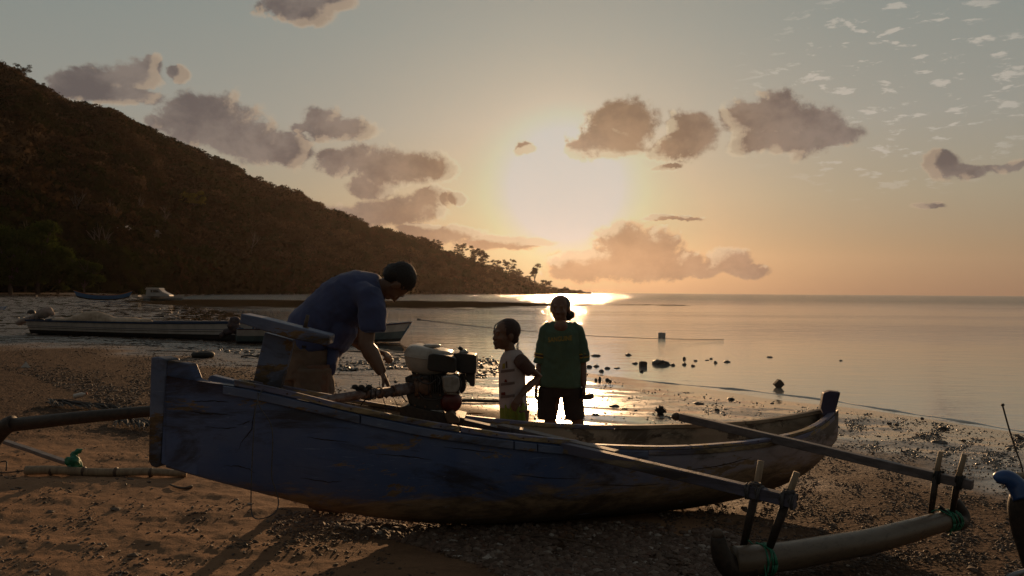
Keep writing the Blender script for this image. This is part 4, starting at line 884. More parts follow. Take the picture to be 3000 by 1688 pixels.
# ------------------------------------------------------------------ people
SKIN = plain('skin', (0.17, 0.085, 0.048), (0.13, 0.062, 0.036), 9, 0.48, 0.12, 0.001)
HAIR = plain('hair', (0.014, 0.010, 0.008), (0.025, 0.016, 0.012), 120, 0.55, 0.7, 0.004)
POLO = plain('polo_cloth', (0.060, 0.072, 0.165), (0.045, 0.055, 0.125), 6, 0.85, 0.35, 0.0012, 500, sheen=0.15)
KHAKI = plain('khaki_cloth', (0.19, 0.13, 0.088), (0.14, 0.095, 0.065), 6, 0.85, 0.35, 0.0012, 400, sheen=0.15)
TEAL = plain('green_cloth', (0.065, 0.115, 0.072), (0.05, 0.09, 0.058), 6, 0.85, 0.3, 0.001, 400, sheen=0.1)
YELL = plain('yellow_print', (0.34, 0.24, 0.04), (0.28, 0.19, 0.03), 30, 0.8, 0.2, 0.001)
MARO = plain('maroon_stripe', (0.07, 0.02, 0.03), (0.05, 0.015, 0.02), 30, 0.85, 0.2, 0.001)
DSHORT = plain('dark_cloth', (0.035, 0.024, 0.02), (0.025, 0.018, 0.015), 6, 0.9, 0.3, 0.001, 300)
GREYC = plain('grey_cloth', (0.46, 0.38, 0.36), (0.38, 0.31, 0.29), 6, 0.85, 0.3, 0.001, 400)
BROWNC = plain('brown_cloth', (0.12, 0.065, 0.05), (0.09, 0.05, 0.04), 6, 0.85, 0.3, 0.001, 400)
LIME = plain('lime_cloth', (0.22, 0.26, 0.03), (0.16, 0.19, 0.02), 6, 0.8, 0.3, 0.001, 300)
BANDC = plain('print_band_cloth', (0.20, 0.14, 0.125), (0.15, 0.105, 0.09), 6, 0.85, 0.3, 0.001)
REDC = plain('red_cloth', (0.20, 0.030, 0.012), (0.11, 0.018, 0.008), 40, 0.85, 0.4, 0.002, 200)
def frame(up, fwd):
    up = Vector(up).normalized(); fwd = Vector(fwd); fwd = (fwd - up*fwd.dot(up)).normalized(); side = up.cross(fwd)   # side = to the person's left
    return side, fwd, up
def head(b, c, up, fwd, s=1.0, ns_=1.0):
    """head of height 0.23*s about centre c added to mesh builder b"""
    L, Fw, U = frame(up, fwd); c = Vector(c)
    M = Matrix((L, Fw, U)).transposed(); q = lambda x, y, z: c + L*(x*s) + Fw*(y*s) + U*(z*s)
    b.ball(q(0, -.012, .032), .074*s, .094*s, .083*s, M, 20, 14)
    b.ball(q(0, .022, -.025), .060*s, .068*s, .085*s, M, 18, 12)
    b.ball(q(0, .050, -.075), .036*s, .034*s, .032*s, M, 12, 8)          # jaw and chin
    b.ball(q(0, .073, -.095), .018*s, .016*s, .016*s, M, 10, 8)
    for sx in (-1, 1):
        b.ball(q(sx*.034, .062, -.028), .024*s, .022*s, .024*s, M, 10, 8)   # cheek
        b.ball(q(sx*.026, .080, .022), .024*s, .010*s, .009*s, M, 10, 6)    # brow
        b.ball(q(sx*.076, -.006, -.012), .009*s, .020*s, .032*s, M, 10, 8)  # ear
        b.ball(q(sx*.030, .076, .004), .013*s, .012*s, .009*s, M, 8, 6)     # eyelids
    b.tube([q(0, .084, .012), q(0, .084+.014*ns_, -.012), q(0, .084+.028*ns_, -.030), q(0, .084+.008*ns_, -.040)], [.008*s, .010*s, .013*s, .008*s], 8)
    for sx in (-1, 1): b.ball(q(sx*.012, .095, -.034), .009*s, .011*s, .008*s, M, 8, 6)
    b.ball(q(0, .088, -.058), .023*s, .012*s, .007*s, M, 10, 6); b.ball(q(0, .086, -.070), .020*s, .012*s, .008*s, M, 10, 6)
    return M, q
def hand(b, w, d, n, s=1.0, curl=0.5, left=False, spread=0.16):
    """w wrist, d direction of the palm, n direction the palm faces"""
    d = Vector(d).normalized(); n = Vector(n); n = (n - d*n.dot(d)).normalized(); t = d.cross(n)*(1 if left else -1)   # t towards the thumb
    w = Vector(w); q = lambda a, e, f: w + d*(a*s) + t*(e*s) + n*(f*s)
    M = Matrix((t, n, d)).transposed()
    b.tube([q(-.02, 0, 0), q(.02, 0, 0), q(.055, 0, .002), q(.088, 0, .003)], [(.016*s, .022*s), (.015*s, .032*s), (.014*s, .039*s), (.012*s, .037*s)], 10, up=n)
    for k, (off, ln) in enumerate(((.030, .072), (.010, .080), (-.010, .074), (-.029, .060))):
        p = q(.080, off, .003); a = curl*(0.7+0.12*k); dirn = (d + t*off*spread*8*(1-curl)); pts = [q(.06, off*.9, .002), p]
        ang = 0.0
        for j, seg in enumerate((.44, .32, .24)):
            ang += a*(0.9 if j else 0.8); dd = (dirn.normalized()*math.cos(ang) + n*math.sin(ang)); p = p + dd*(ln*seg*s*1.08); pts.append(p)
        b.tube(pts, [.009*s, .0095*s, .0085*s, .0078*s, .0062*s], 8, up=n)
    pts = [q(.012, .020, .004), q(.040, .042, .012), q(.064, .052, .020+.012*curl), q(.088, .048, .030+.02*curl)]
    b.tube(pts, [.013*s, .012*s, .0098*s, .0075*s], 8, up=n)
def wrinkle(amp, sc, seed, dirv=None, fine=0.25):
    def f(co, no):
        x = co[:, 0]; y = co[:, 1]; z = co[:, 2]
        if dirv is not None:
            a = co @ np.array(dirv[0]); c = co @ np.array(dirv[1])
            h = fbm(a*sc, c*sc*0.35 + y*sc*0.4, 3, seed)
        else: h = fbm(x*sc + y*sc*0.7, z*sc - y*sc*0.5, 3, seed)
        h = 1-2*np.abs(h) + fine*fbm(x*sc*3.1+y*9, z*sc*3.1, 2, seed+3)
        return co + no*(h*amp)[:, None]
    return f
# -------- man leaning over the engine
DM = 5.27; gman = gz(-1.3, DM)
man = thing('person', Vector((P(900, 1000, DM).x, DM, gman)), 'man in a blue polo shirt and khaki trousers bending over the boat engine', 'person')
b = MB()
hc = P(1160, 826, DM); Lh = (P(1212, 806, DM)-P(1120, 848, DM)).normalized()
hup = Vector((0.93, 0.16, 0.20)).normalized(); hf = Vector((0.30, 0.42, -0.90)).normalized()
Mh, qh = head(b, hc, hup, hf, 1.14)
b.tube([P(1088, 856, DM), P(1122, 842, DM), P(1150, 838, DM)], [0.068, 0.060, 0.058], 14)
b.tube([P(900, 1040, DM), P(945, 940, DM), P(1020, 880, DM), P(1090, 858, DM)], [(.14, .16), (.14, .16), (.16, .18), (.10, .15)], 16)
ns = P(1083, 872, DM-0.20); ne = P(1072, 1008, DM-0.26); nw = P(1120, 1094, DM-0.30)
b.tube([ns, ns.lerp(ne, .45), ne, ne.lerp(nw, .3), ne.lerp(nw, .75), nw], [.060, .056, .050, .054, .040, .031], 14)
hand(b, nw, P(1148, 1145, DM-0.32)-nw, Vector((-0.55, -0.2, -0.5)), 1.05, 0.55)
fs = P(1085, 885, DM+0.20); fe = P(1035, 1000, DM+0.26); fw = P(1100, 1028, DM+0.18)
b.tube([fs, fs.lerp(fe, .5), fe, fe.lerp(fw, .35), fw], [.058, .050, .044, .042, .030], 12)
hand(b, fw, P(1140, 1036, DM+0.14)-fw, Vector((0.1, -0.2, -0.9)), 1.05, 1.0, left=True)
for sx, hx0, kx, fx, dd in ((0, 930, 935, 930, -0.11), (1, 880, 868, 862, 0.11)):
    hp0 = P(hx0, 1070, DM+dd); kn = P(kx, 1262, DM+dd-0.04); an = Vector((P(fx, 1400, DM+dd).x, DM+dd+0.02, gman+0.09))
    b.tube([hp0, hp0.lerp(kn, .5), kn, kn.lerp(an, .35), an], [.095, .080, .060, .058, .036], 14)
    b.tube([an + Vector((-.05, 0, -.035)), an+Vector((0, -.01, -.04)), an + Vector((.10, -.03, -.055)), an + Vector((.19, -.05, -.07))], [(.030, .035), (.038, .038), (.026, .044), (.012, .036)], 12, up=(0, 0, 1))
b.organic('body', SKIN, man, 0.0065, 3)
# hair: close cap from brow to nape
b = MB(); b.ball(qh(0, -.020, .040), .079*1.12, .098*1.12, .086*1.12, Mh, 24, 16); b.ball(qh(0, -.055, -.005), .070*1.12, .058*1.12, .062*1.12, Mh, 16, 12)
b.organic('hair', HAIR, man, 0.0055, 1, disp=lambda co, no: co + no*(0.0060*fbm(co[:, 0]*90+co[:, 1]*70, co[:, 2]*90, 3, 3))[:, None])
# shirt
b = MB(); pe = DM
SR = [(P(903, 1024, pe), .158, .18), (P(900, 990, pe), .158, .18), (P(918, 958, pe), .158, .185), (P(954, 930, pe), .163, .19), (P(994, 899, pe), .175, .198), (P(1030, 877, pe), .178, .20), (P(1068, 857, pe), .165, .20), (P(1098, 846, pe), .105, .15), (P(1116, 842, pe), .078, .085)]
b.tube([r[0] for r in SR], [(r[1], r[2]) for r in SR], 24, up=(-0.5, 0, 0.8))
b.tube([P(1000, 930, pe), P(1005, 968, pe), P(985, 1010, pe), P(972, 1040, pe), P(972, 1082, pe-.12)], [(.10, .17), (.09, .17), (.07, .15), (.045, .11), (.018, .05)], 16)
b.tube([P(860, 960, pe), P(846, 988, pe), P(842, 1000, pe)], [(.06, .15), (.03, .14), (.01, .1)], 14)
sh = P(1096, 968, DM-0.225)
b.tube([P(1050, 862, DM-0.12), P(1082, 874, DM-0.19), P(1090, 910, DM-0.22), P(1090, 950, DM-0.225), P(1090, 966, DM-0.225)], [.085, .084, .079, .077, .078], 18)
b.tube([P(1060, 868, DM+0.12), fs, fs.lerp(fe, .55)], [.085, .082, .078], 16)
b.organic('shirt', POLO, man, 0.0075, 3, disp=wrinkle(0.015, 5.0, 41, ((0.8, 0, 0.6), (-0.6, 0, 0.8)), 0.25))
b = MB(); b.tube([P(1089, 962, DM-0.225), P(1090, 968, DM-0.225), P(1090, 973, DM-0.225)], [.0805, .0815, .080], 22); b.build('sleeve_cuff', plain('pale_blue_cloth', (0.13, 0.15, 0.26), (0.10, 0.12, 0.22), 60, 0.85, 0.5, 0.002), man, smooth=True)
b = MB(); cpts = []
for k in range(21):
    a = 2*math.pi*k/20; ax_ = (P(1122, 838, pe)-P(1098, 846, pe)).normalized(); s_ = Vector((0, 1, 0)); u_ = s_.cross(ax_)
    cpts.append(P(1111, 842, pe) + (s_*math.cos(a)*0.082 + u_*math.sin(a)*0.078) + ax_*0.012*math.cos(2*a))
b.tube(cpts, (0.010), 8, flat=2.2); b.organic('collar', plain('collar_cloth', (0.09, 0.105, 0.2), (0.07, 0.08, 0.16), 60, 0.85, 0.4, 0.002), man, 0.005, 2)
# trousers
b = MB()
b.tube([P(893, 984, pe), P(893, 1010, pe), P(900, 1060, pe), P(905, 1100, pe)], [(.160, .175), (.170, .185), (.178, .190), (.165, .185)], 22, up=(1, 0, 0))
for dd, xs in ((-0.10, (918, 922, 925, 922)), (0.10, (878, 874, 868, 862))):
    b.tube([P(xs[0], 1080, DM+dd), P(xs[1], 1150, DM+dd), P(xs[2], 1215, DM+dd), P(xs[3], 1290, DM+dd)], [(.128, .115), (.122, .108), (.112, .100), (.105, .095)], 18, up=(1, 0, 0))
b.organic('trousers', KHAKI, man, 0.0075, 3, disp=wrinkle(0.010, 6.0, 47))
MB().tube(curve_pts([P(852, 1012, pe-.175), P(868, 1025, pe-.192), P(893, 1027, pe-.200)], 5), 0.0028, 5).build('pocket_edge', KHAKI, man, smooth=True)
MB().prism([P(884, 1011, pe-.192), P(897, 1014, pe-.196), P(895, 1021, pe-.196), P(882, 1018, pe-.192)], (0, .012, 0)).build('belt_loop', DSHORT, man)
# -------- woman facing the boat
DW = 7.0; gw = gz(0.4, DW)
wom = thing('person', Vector((P(1645, 1200, DW).x, DW, gw)), 'woman in a green lettered shirt and dark knee length shorts standing against the sun glare', 'person')
b = MB(); hf = Vector((-0.25, -1, -0.02)); Mw, qw = head(b, P(1641, 905, DW), (0.02, 0, 1), hf, 1.08)
b.tube([P(1642, 980, DW), P(1643, 955, DW), P(1642, 930, DW+.01)], [.075, .056, .052], 14)
b.tube([P(1642, 1150, DW), P(1642, 1080, DW), P(1643, 1000, DW), P(1643, 968, DW)], [(.11, .16), (.10, .14), (.10, .15), (.07, .12)], 16, up=(0, -1, 0))
for sx, S, E, Wr, Hd, lf in ((-1, (1600, 972), (1584, 1066), (1573, 1128), (1568, 1158), False), (1, (1692, 970), (1706, 1070), (1710, 1130), (1712, 1160), True)):
    s_, e_, w_, h_ = P(*S, DW), P(*E, DW+.02), P(*Wr, DW-.05), P(*Hd, DW-.08)
    b.tube([P(1642+sx*20, 965, DW), s_, s_.lerp(e_, .5), e_, e_.lerp(w_, .4), w_], [.05, .050, .044, .038, .036, .026], 12)
    hand(b, w_, h_-w_, Vector((-sx*0.9, -0.3, 0)), 0.92, 0.55 if lf else 0.35, left=not lf)
for sx, H_, K, A in ((-1, (1616, 1150), (1612, 1232), 1612), (1, (1672, 1150), (1692, 1232), 1706)):
    an = Vector((P(A, 1300, DW).x, DW, gw+0.08)); h_, k_ = P(*H_, DW), P(*K, DW-.02)
    b.tube([h_, h_.lerp(k_, .5), k_, k_.lerp(an, .3), an], [.085, .072, .054, .052, .032], 14)
    b.tube([an + Vector((0, .05, -.04)), an+Vector((0, 0, -.035)), an + Vector((sx*.03, -.10, -.055)), an + Vector((sx*.04, -.17, -.07))], [(.025, .03), (.035, .034), (.024, .04), (.010, .034)], 12)
b.organic('body', SKIN, wom, 0.007, 3)
b = MB(); b.ball(qw(0, -.022, .036), .088, .100, .084, Mw, 22, 16); b.ball(qw(0, -.055, -.01), .076, .056, .06, Mw, 16, 12)
b.ball(P(1662, 918, DW+.05), .042, .045, .046, None, 14, 10); b.ball(P(1672, 923, DW+.04), .038, .036, .038, None, 12, 8); b.ball(P(1664, 932, DW+.05), .034, .03, .030, None, 10, 8)
b.organic('hair', HAIR, wom, 0.006, 1, disp=lambda co, no: co + no*(0.0035*fbm(co[:, 0]*80+co[:, 1]*60, co[:, 2]*80, 3, 5))[:, None])
b = MB()
b.tube([P(1641, 1131, DW), P(1642, 1090, DW), P(1643, 1045, DW), P(1644, 1000, DW), P(1644, 972, DW), P(1644, 955, DW), P(1644, 944, DW)], [(.150, .186), (.142, .176), (.140, .168), (.135, .166), (.12, .160), (.088, .130), (.058, .085)], 26, up=(0, -1, 0))
for sx, pts in ((-1, [(1614, 958), (1600, 970), (1592, 1010), (1586, 1045), (1583, 1064)]), (1, [(1673, 957), (1689, 968), (1700, 1005), (1707, 1040), (1710, 1060)])):
    b.tube([P(x, y, DW) for x, y in pts], [.052, .058, .056, .056, .060], 18)
shirt_o = b.organic('shirt', TEAL, wom, 0.007, 3, disp=wrinkle(0.009, 6.0, 53))
b = MB(); b.ball(P(1643, 957, DW-.085), .060, .050, .058, None, 16, 10); b.organic('neckline', SKIN, wom, 0.006, 2)
for sx, cx_ in ((-1, 1585.5), (1, 1706.5)):
    ax_ = Vector((sx*0.12, 0, -1)).normalized()
    for k, (y, m_, hh_) in enumerate(((1036.5, YELL, .0055), (1041.3, MARO, .0050), (1046.2, YELL, .0055))):
        c = P(cx_ + sx*(y-1041)*0.14, y, DW); MB().tube([c-ax_*hh_, c+ax_*hh_], .0640, 26).build('sleeve_stripe', m_, wom, smooth=True)
b = MB()
b.tube([P(1642, 1112, DW), P(1642, 1135, DW), P(1642, 1160, DW)], [(.125, .170), (.130, .178), (.115, .172)], 20, up=(0, -1, 0))
for pts in ([(1610, 1140), (1604, 1185), (1603, 1226)], [(1674, 1140), (1680, 1185), (1684, 1226)]):
    b.tube([P(x, y, DW) for x, y in pts], [(.110, .096), (.100, .088), (.098, .086)], 18, up=(0, -1, 0))
b.organic('shorts', DSHORT, wom, 0.008, 2, disp=wrinkle(0.004, 7, 57))
# lettering laid on the cloth
def lettering(txt, cx, cy, wpx, D, tgt, mat, parent, slope=0.0):
    cu = bpy.data.curves.new('t', 'FONT'); cu.body = txt; cu.align_x = 'CENTER'; cu.size = 1.0; cu.offset = 0.018; cu.space_character = 1.02
    o = bpy.data.objects.new('t', cu); COL.objects.link(o); dg = bpy.context.evaluated_depsgraph_get(); me = bpy.data.meshes.new_from_object(o.evaluated_get(dg)); bpy.data.objects.remove(o)
    import bmesh
    bm = bmesh.new(); bm.from_mesh(me); bmesh.ops.subdivide_edges(bm, edges=[e for e in bm.edges if e.calc_length() > 0.25], cuts=2); bmesh.ops.triangulate(bm, faces=bm.faces); bm.to_mesh(me); bm.free()
    co = np.array([v_.co[:] for v_ in me.vertices]); x0, x1 = co[:, 0].min(), co[:, 0].max(); y0, y1 = co[:, 1].min(), co[:, 1].max(); sx = wpx/(x1-x0); hpx = 14.5
    off = ORIGIN[tgt.name]; bvh = BVHTree.FromPolygons([v_.co + off for v_ in tgt.data.vertices], [p_.vertices[:] for p_ in tgt.data.polygons])
    new = []
    for x, y, _ in co:
        px = cx + (x-(x0+x1)/2)*sx; py = cy + slope*(px-cx) - (y-(y0+y1)/2)/(y1-y0)*hpx; p = P(px, py, D); d = (p - Vector((0, 0, CAMZ))).normalized()
        h = bvh.ray_cast(p - d*1.2, d)[0]; new.append((h if h else p) - d*0.0035)
    c = sum(new, Vector())/len(new); me.vertices.foreach_set('co', np.array([tuple(v_-c) for v_ in new], float).ravel()); me.materials.append(mat); me.update(); me.name = 'lettering'
    return link(bpy.data.objects.new('lettering', me), parent, c)
lettering('SANGUINE', 1641, 993, 70, DW, shirt_o, YELL, wom, -0.085)
ph = thing('sandal', P(1722, 1162, DW-.1), 'dark flat sandal held in the woman\'s lowered hand', 'sandal')
MB().tube([P(1706, 1164, DW-.09), P(1716, 1164, DW-.1), P(1727, 1162, DW-.11), P(1738, 1160, DW-.12)], [(.020, .030), (.024, .036), (.026, .040), (.020, .034)], 12, up=(0, 0, 1)).build('sole', DARKW, ph, smooth=True)
MB().tube(curve_pts([P(1712, 1158, DW-.13), P(1722, 1148, DW-.11), P(1732, 1156, DW-.10)], 5), 0.004, 6).build('strap', DARKW, ph, smooth=True)
GHAIR = plain('flare_tinted_hair', (0.050, 0.016, 0.008), (0.028, 0.011, 0.007), 120, 0.5, 0.8, 0.004)  # dark hair, with the reddish lens flare tint put into its colour
# -------- girl with her hand on her hip
DG = 5.85; gg = gz(0.0, DG)
girl = thing('person', Vector((P(1500, 1200, DG).x, DG, gg)), 'small girl with tied back hair, printed grey top and lime shorts, hand on hip', 'person')
b = MB(); hf = Vector((-1, -0.55, -0.20)); Mg, qg = head(b, P(1482, 981, DG), (0.06, 0, 1), hf, 1.0, 0.45)
b.tube([P(1502, 1062, DG), P(1496, 1035, DG), P(1490, 1005, DG)], [.052, .040, .040], 12)
b.tube([P(1505, 1200, DG), P(1500, 1130, DG), P(1500, 1070, DG), P(1502, 1050, DG)], [(.08, .10), (.075, .10), (.075, .10), (.05, .07)], 14, up=(0, -1, 0))
s_, e_, w_ = P(1528, 1062, DG-.10), P(1578, 1103, DG+.02), P(1524, 1160, DG-.13)
b.tube([P(1510, 1052, DG-.04), s_, s_.lerp(e_, .5), e_, e_.lerp(w_, .4), w_], [.034, .036, .033, .031, .029, .021], 12)
hand(b, w_, P(1507, 1188, DG-.16)-w_, Vector((0.2, 0.9, 0)), 0.78, 0.5, left=True)
s_, e_, w_ = P(1484, 1062, DG+.10), P(1486, 1118, DG+.13), P(1482, 1165, DG+.12)
b.tube([P(1495, 1052, DG+.04), s_, e_, w_], [.034, .034, .028, .020], 10); hand(b, w_, Vector((0, -.02, -1)), Vector((0.9, -0.4, 0)), 0.78, 0.5)
for K, A, dd in (((1494, 1300), 1492, 0.06), ((1524, 1300), 1524, -0.05)):
    an = Vector((P(A, 1400, DG+dd).x, DG+dd, gg+0.06)); h_, k_ = P(K[0]+2, 1200, DG+dd), P(*K, DG+dd)
    b.tube([h_, h_.lerp(k_, .5), k_, k_.lerp(an, .3), an], [.065, .056, .040, .038, .024], 12)
    b.tube([an + Vector((.03, 0, -.03)), an+Vector((-.01, -.01, -.03)), an + Vector((-.08, -.03, -.045)), an + Vector((-.13, -.04, -.05))], [(.02, .022), (.026, .026), (.018, .030), (.008, .024)], 10)
b.organic('body', SKIN, girl, 0.006, 3)
b = MB(); b.ball(qg(0, -.022, .036), .082, .092, .088, Mg, 22, 16); b.ball(qg(0, -.052, -.020), .062, .044, .055, Mg, 14, 10)
b.ball(qg(0, -.088, -.030), .024, .022, .026, Mg, 12, 8)
b.organic('hair', GHAIR, girl, 0.0055, 1, disp=lambda co, no: co + no*(0.005*fbm(co[:, 0]*90+co[:, 1]*60, co[:, 2]*90, 3, 6))[:, None])
b = MB()
for k in range(9):
    r_ = random.Random(k); x0 = 1470-k*1.0; b.tube(curve_pts([P(x0, 938+k*1.0, DG), P(1455-r_.random()*4, 948+r_.random()*4, DG-.01), P(1447+r_.random()*3, 962, DG-.01), P(1443+r_.random()*6, 976+r_.random()*8, DG)], 5), 0.0010, 4)
for k in range(10):
    r_ = random.Random(k+50); b.tube(curve_pts([P(1508, 995+r_.random()*8, DG), P(1514+r_.random()*6, 1004, DG), P(1512+r_.random()*8, 1012+r_.random()*5, DG), P(1506+r_.random()*14, 1024+r_.random()*4, DG)], 5), 0.0011, 4)
b.build('hair_strand', HAIR, girl, smooth=True)['kind'] = 'stuff'
b = MB()
b.tube([P(1504, 1191, DG), P(1502, 1150, DG), P(1500, 1110, DG), P(1500, 1075, DG), P(1503, 1050, DG), P(1503, 1036, DG), P(1502, 1026, DG)], [(.105, .100), (.100, .098), (.098, .095), (.094, .094), (.082, .088), (.066, .072), (.048, .050)], 24, up=(0, -1, 0))
top_o = b.organic('top', GREYC, girl, 0.006, 3, disp=wrinkle(0.004, 9, 61))
b = MB(); b.tube([P(1520, 1052, DG-.07), P(1530, 1062, DG-.095), P(1543, 1076, DG-.075), P(1554, 1086, DG-.05)], [.048, .052, .047, .046], 16); b.tube([P(1490, 1056, DG+.07), P(1484, 1070, DG+.10), P(1484, 1092, DG+.12)], [.042, .046, .044], 14)
b.organic('sleeve', BROWNC, girl, 0.006, 2, disp=wrinkle(0.003, 10, 63))
b = MB(); b.tube([P(1505, 1178, DG), P(1506, 1200, DG), P(1506, 1225, DG)], [(.108, .098), (.112, .102), (.11, .1)], 20, up=(0, -1, 0))
for x, dd in ((1490, .05), (1522, -.05)): b.tube([P(x, 1205, DG+dd), P(x, 1250, DG+dd), P(x, 1278, DG+dd)], [(.075, .062), (.075, .062), (.078, .064)], 16, up=(0, -1, 0))
b.organic('shorts', LIME, girl, 0.007, 2, disp=lambda co, no: co + no*(0.005*np.sin(co[:, 0]*150+co[:, 2]*12))[:, None])
def patch(tgt, pts, D, mat, parent, name, n=8):
    off = ORIGIN[tgt.name]; bvh = BVHTree.FromPolygons([v_.co + off for v_ in tgt.data.vertices], [p_.vertices[:] for p_ in tgt.data.polygons])
    (x0, y0), (x1, y1), (x2, y2), (x3, y3) = pts; vs_ = []
    for i in range(n+1):
        for j in range(3):
            u, v_ = i/n, j/2; x = (x0*(1-u)+x1*u)*(1-v_) + (x3*(1-u)+x2*u)*v_; y = (y0*(1-u)+y1*u)*(1-v_) + (y3*(1-u)+y2*u)*v_
            p = P(x, y, D); d = (p-Vector((0, 0, CAMZ))).normalized(); h = bvh.ray_cast(p-d*1.0, d)[0]
            if h is None: h = p
            vs_.append(h - d*0.003)
    b = MB(); b.add(vs_, [(i*3+j, (i+1)*3+j, (i+1)*3+j+1, i*3+j+1) for i in range(n) for j in range(2)]); b.build(name, mat, parent, smooth=True)
for y in (1083, 1121, 1158):
    patch(top_o, [(1467, y+2), (1508, y-3), (1508, y+5), (1467, y+10)], DG, BANDC, girl, 'print_band')
patch(top_o, [(1472, 1066), (1480, 1064), (1480, 1080), (1471, 1081)], DG, YELL, girl, 'print_figure', 3); patch(top_o, [(1481, 1060), (1486, 1058), (1487, 1078), (1482, 1079)], DG, BROWNC, girl, 'print_figure', 3)
patch(top_o, [(1479, 1112), (1484, 1112), (1486, 1120), (1477, 1120)], DG, REDC, girl, 'print_figure', 3); patch(top_o, [(1468, 1150), (1480, 1149), (1481, 1158), (1468, 1159)], DG, REDC, girl, 'print_figure', 3)
# ------------------------------------------------------------------ boats farther off
WHITEP = plain('hull_white', (0.50, 0.45, 0.42), (0.38, 0.34, 0.31), 3, 0.45, 0.1, 0.003)
BLACKP = plain('hull_black', (0.012, 0.011, 0.012), (0.03, 0.022, 0.018), 3, 0.6, 0.2, 0.003)
NAVY = plain('hull_navy', (0.02, 0.05, 0.12), (0.015, 0.035, 0.08), 4, 0.5, 0.1, 0.003)
DBLUE = plain('inside_blue', (0.05, 0.10, 0.17), (0.035, 0.07, 0.12), 4, 0.6, 0.1, 0.003)
TEALG = plain('hull_grey_teal', (0.10, 0.14, 0.15), (0.07, 0.10, 0.11), 3, 0.5, 0.1, 0.003)
REDL = plain('red_line', (0.16, 0.03, 0.025), (0.1, 0.02, 0.02), 5, 0.6, 0.1)
CLOTHW = plain('wrap_cloth', (0.32, 0.25, 0.22), (0.22, 0.165, 0.14), 6, 0.85, 0.5, 0.01)
CLOTHD = plain('dark_wrap', (0.05, 0.035, 0.04), (0.10, 0.07, 0.07), 9, 0.8, 0.6, 0.012)
NET = plain('fishing_net', (0.50, 0.38, 0.28), (0.34, 0.25, 0.18), 7, 0.9, 0.8, 0.015, 60)
SKYB = plain('canoe_blue', (0.05, 0.16, 0.34), (0.04, 0.12, 0.26), 3, 0.5, 0.1)
ORG = plain('orange_rim', (0.34, 0.14, 0.04), (0.26, 0.1, 0.03), 4, 0.6, 0.1)
GREYP = plain('cabin_white', (0.40, 0.38, 0.37), (0.33, 0.31, 0.30), 2, 0.5, 0.05)
GLASSD, N_ = new_mat('window_glass'); finish(GLASSD, N_, (0.02, 0.02, 0.02), 0.06, spec=0.8)
def boat(name, A, B, beam, H, label, bands, rise=0.35, rake=0.35, inner=DBLUE, pointed_stern=False, rocker=0.0, group=None, fb=3.2, sheer=0.0, beam_bottom=0.62):
    """A stern keel, B bow keel; bands: (name, z fraction 0, z fraction 1, material, proud)"""
    A = Vector(A); B = Vector(B); ax = (B-A); L = ax.length; ax.normalize(); sd = ax.cross(Vector((0, 0, 1))).normalized(); t = thing(name, (A+B)/2, label, 'boat', group); S = np.linspace(0, 1, 26)
    def pt(s, f, side, off=0.0):
        w = beam/2*(1-s**fb) if not pointed_stern else beam/2*(1-abs(2*s-1)**fb)
        w = max(w, 0.01)*(beam_bottom + (1-beam_bottom)*f**0.7)
        if s > 0.97 or (pointed_stern and s < 0.03): w = 0.01
        e = s**3 if not pointed_stern else abs(2*s-1)**3
        zt = H*(1 + rise*e + sheer*(s-0.3)**2); zb = rocker*H*e
        x = L*s + rake*f*e*(1 if not pointed_stern or s > .5 else -1)*H*1.6
        return A + ax*x + sd*(side*(w+off)) + Vector((0, 0, (zb + (zt-zb)*f)))
    for nm, f0, f1, mt, off in bands:
        b = MB(); fr3 = np.linspace(f0, f1, 5)
        for side in (-1, 1):
            rg = [[pt(s, f, side, off) for f in fr3] + [pt(s, f, side, off-0.04) for f in fr3[::-1]] for s in S]
            b.rings(rg if side > 0 else [r[::-1] for r in rg])
        if not pointed_stern:
            q = [pt(0, f0, -1, off), pt(0, f0, 1, off), pt(0, f1, 1, off), pt(0, f1, -1, off)]; b.hexa(q, [p + ax*0.04 for p in q])
        b.build(nm, mt, t)
    b = MB(); b.rings([[pt(s, 0.30, -1, -.05), pt(s, 0.26, 0, -.05), pt(s, 0.30, 1, -.05)] for s in S], closed=False, caps=False)
    for side in (-1, 1): b.rings([[pt(s, f, side, -0.055) for f in (0.3, 0.6, 0.93)] for s in S], closed=False, caps=False)
    b.build('inside', inner, t, smooth=True)
    bt = MB(); bt.rings([[pt(s, 0.02, -1, -.01), pt(s, 0.0, 0, 0) - Vector((0, 0, .02)), pt(s, 0.02, 1, -.01)] for s in S], closed=False, caps=False); bt.build('bottom', bands[0][3], t)
    return t, pt
def dz(v, d): return Vector((v.x, v.y, v.z + d))
A1 = G(122, 978); B1 = G(735, 1001)
la, lpt = boat('long_boat', dz(A1, .02), dz(B1, .02), 1.35, 42/F*A1.y, 'long white and blue striped motor boat lying on the wet flat at left', [('bottom_paint', 0, .30, BLACKP, 0), ('white_band', .30, .44, WHITEP, .004), ('stripe', .44, .47, BLACKP, .008), ('white_band', .47, .55, WHITEP, .004), ('stripe', .55, .58, NAVY, .008), ('white_band', .58, .88, WHITEP, .004), ('gunwale', .88, 1.0, NAVY, .035)], rise=0.25, rake=0.3)
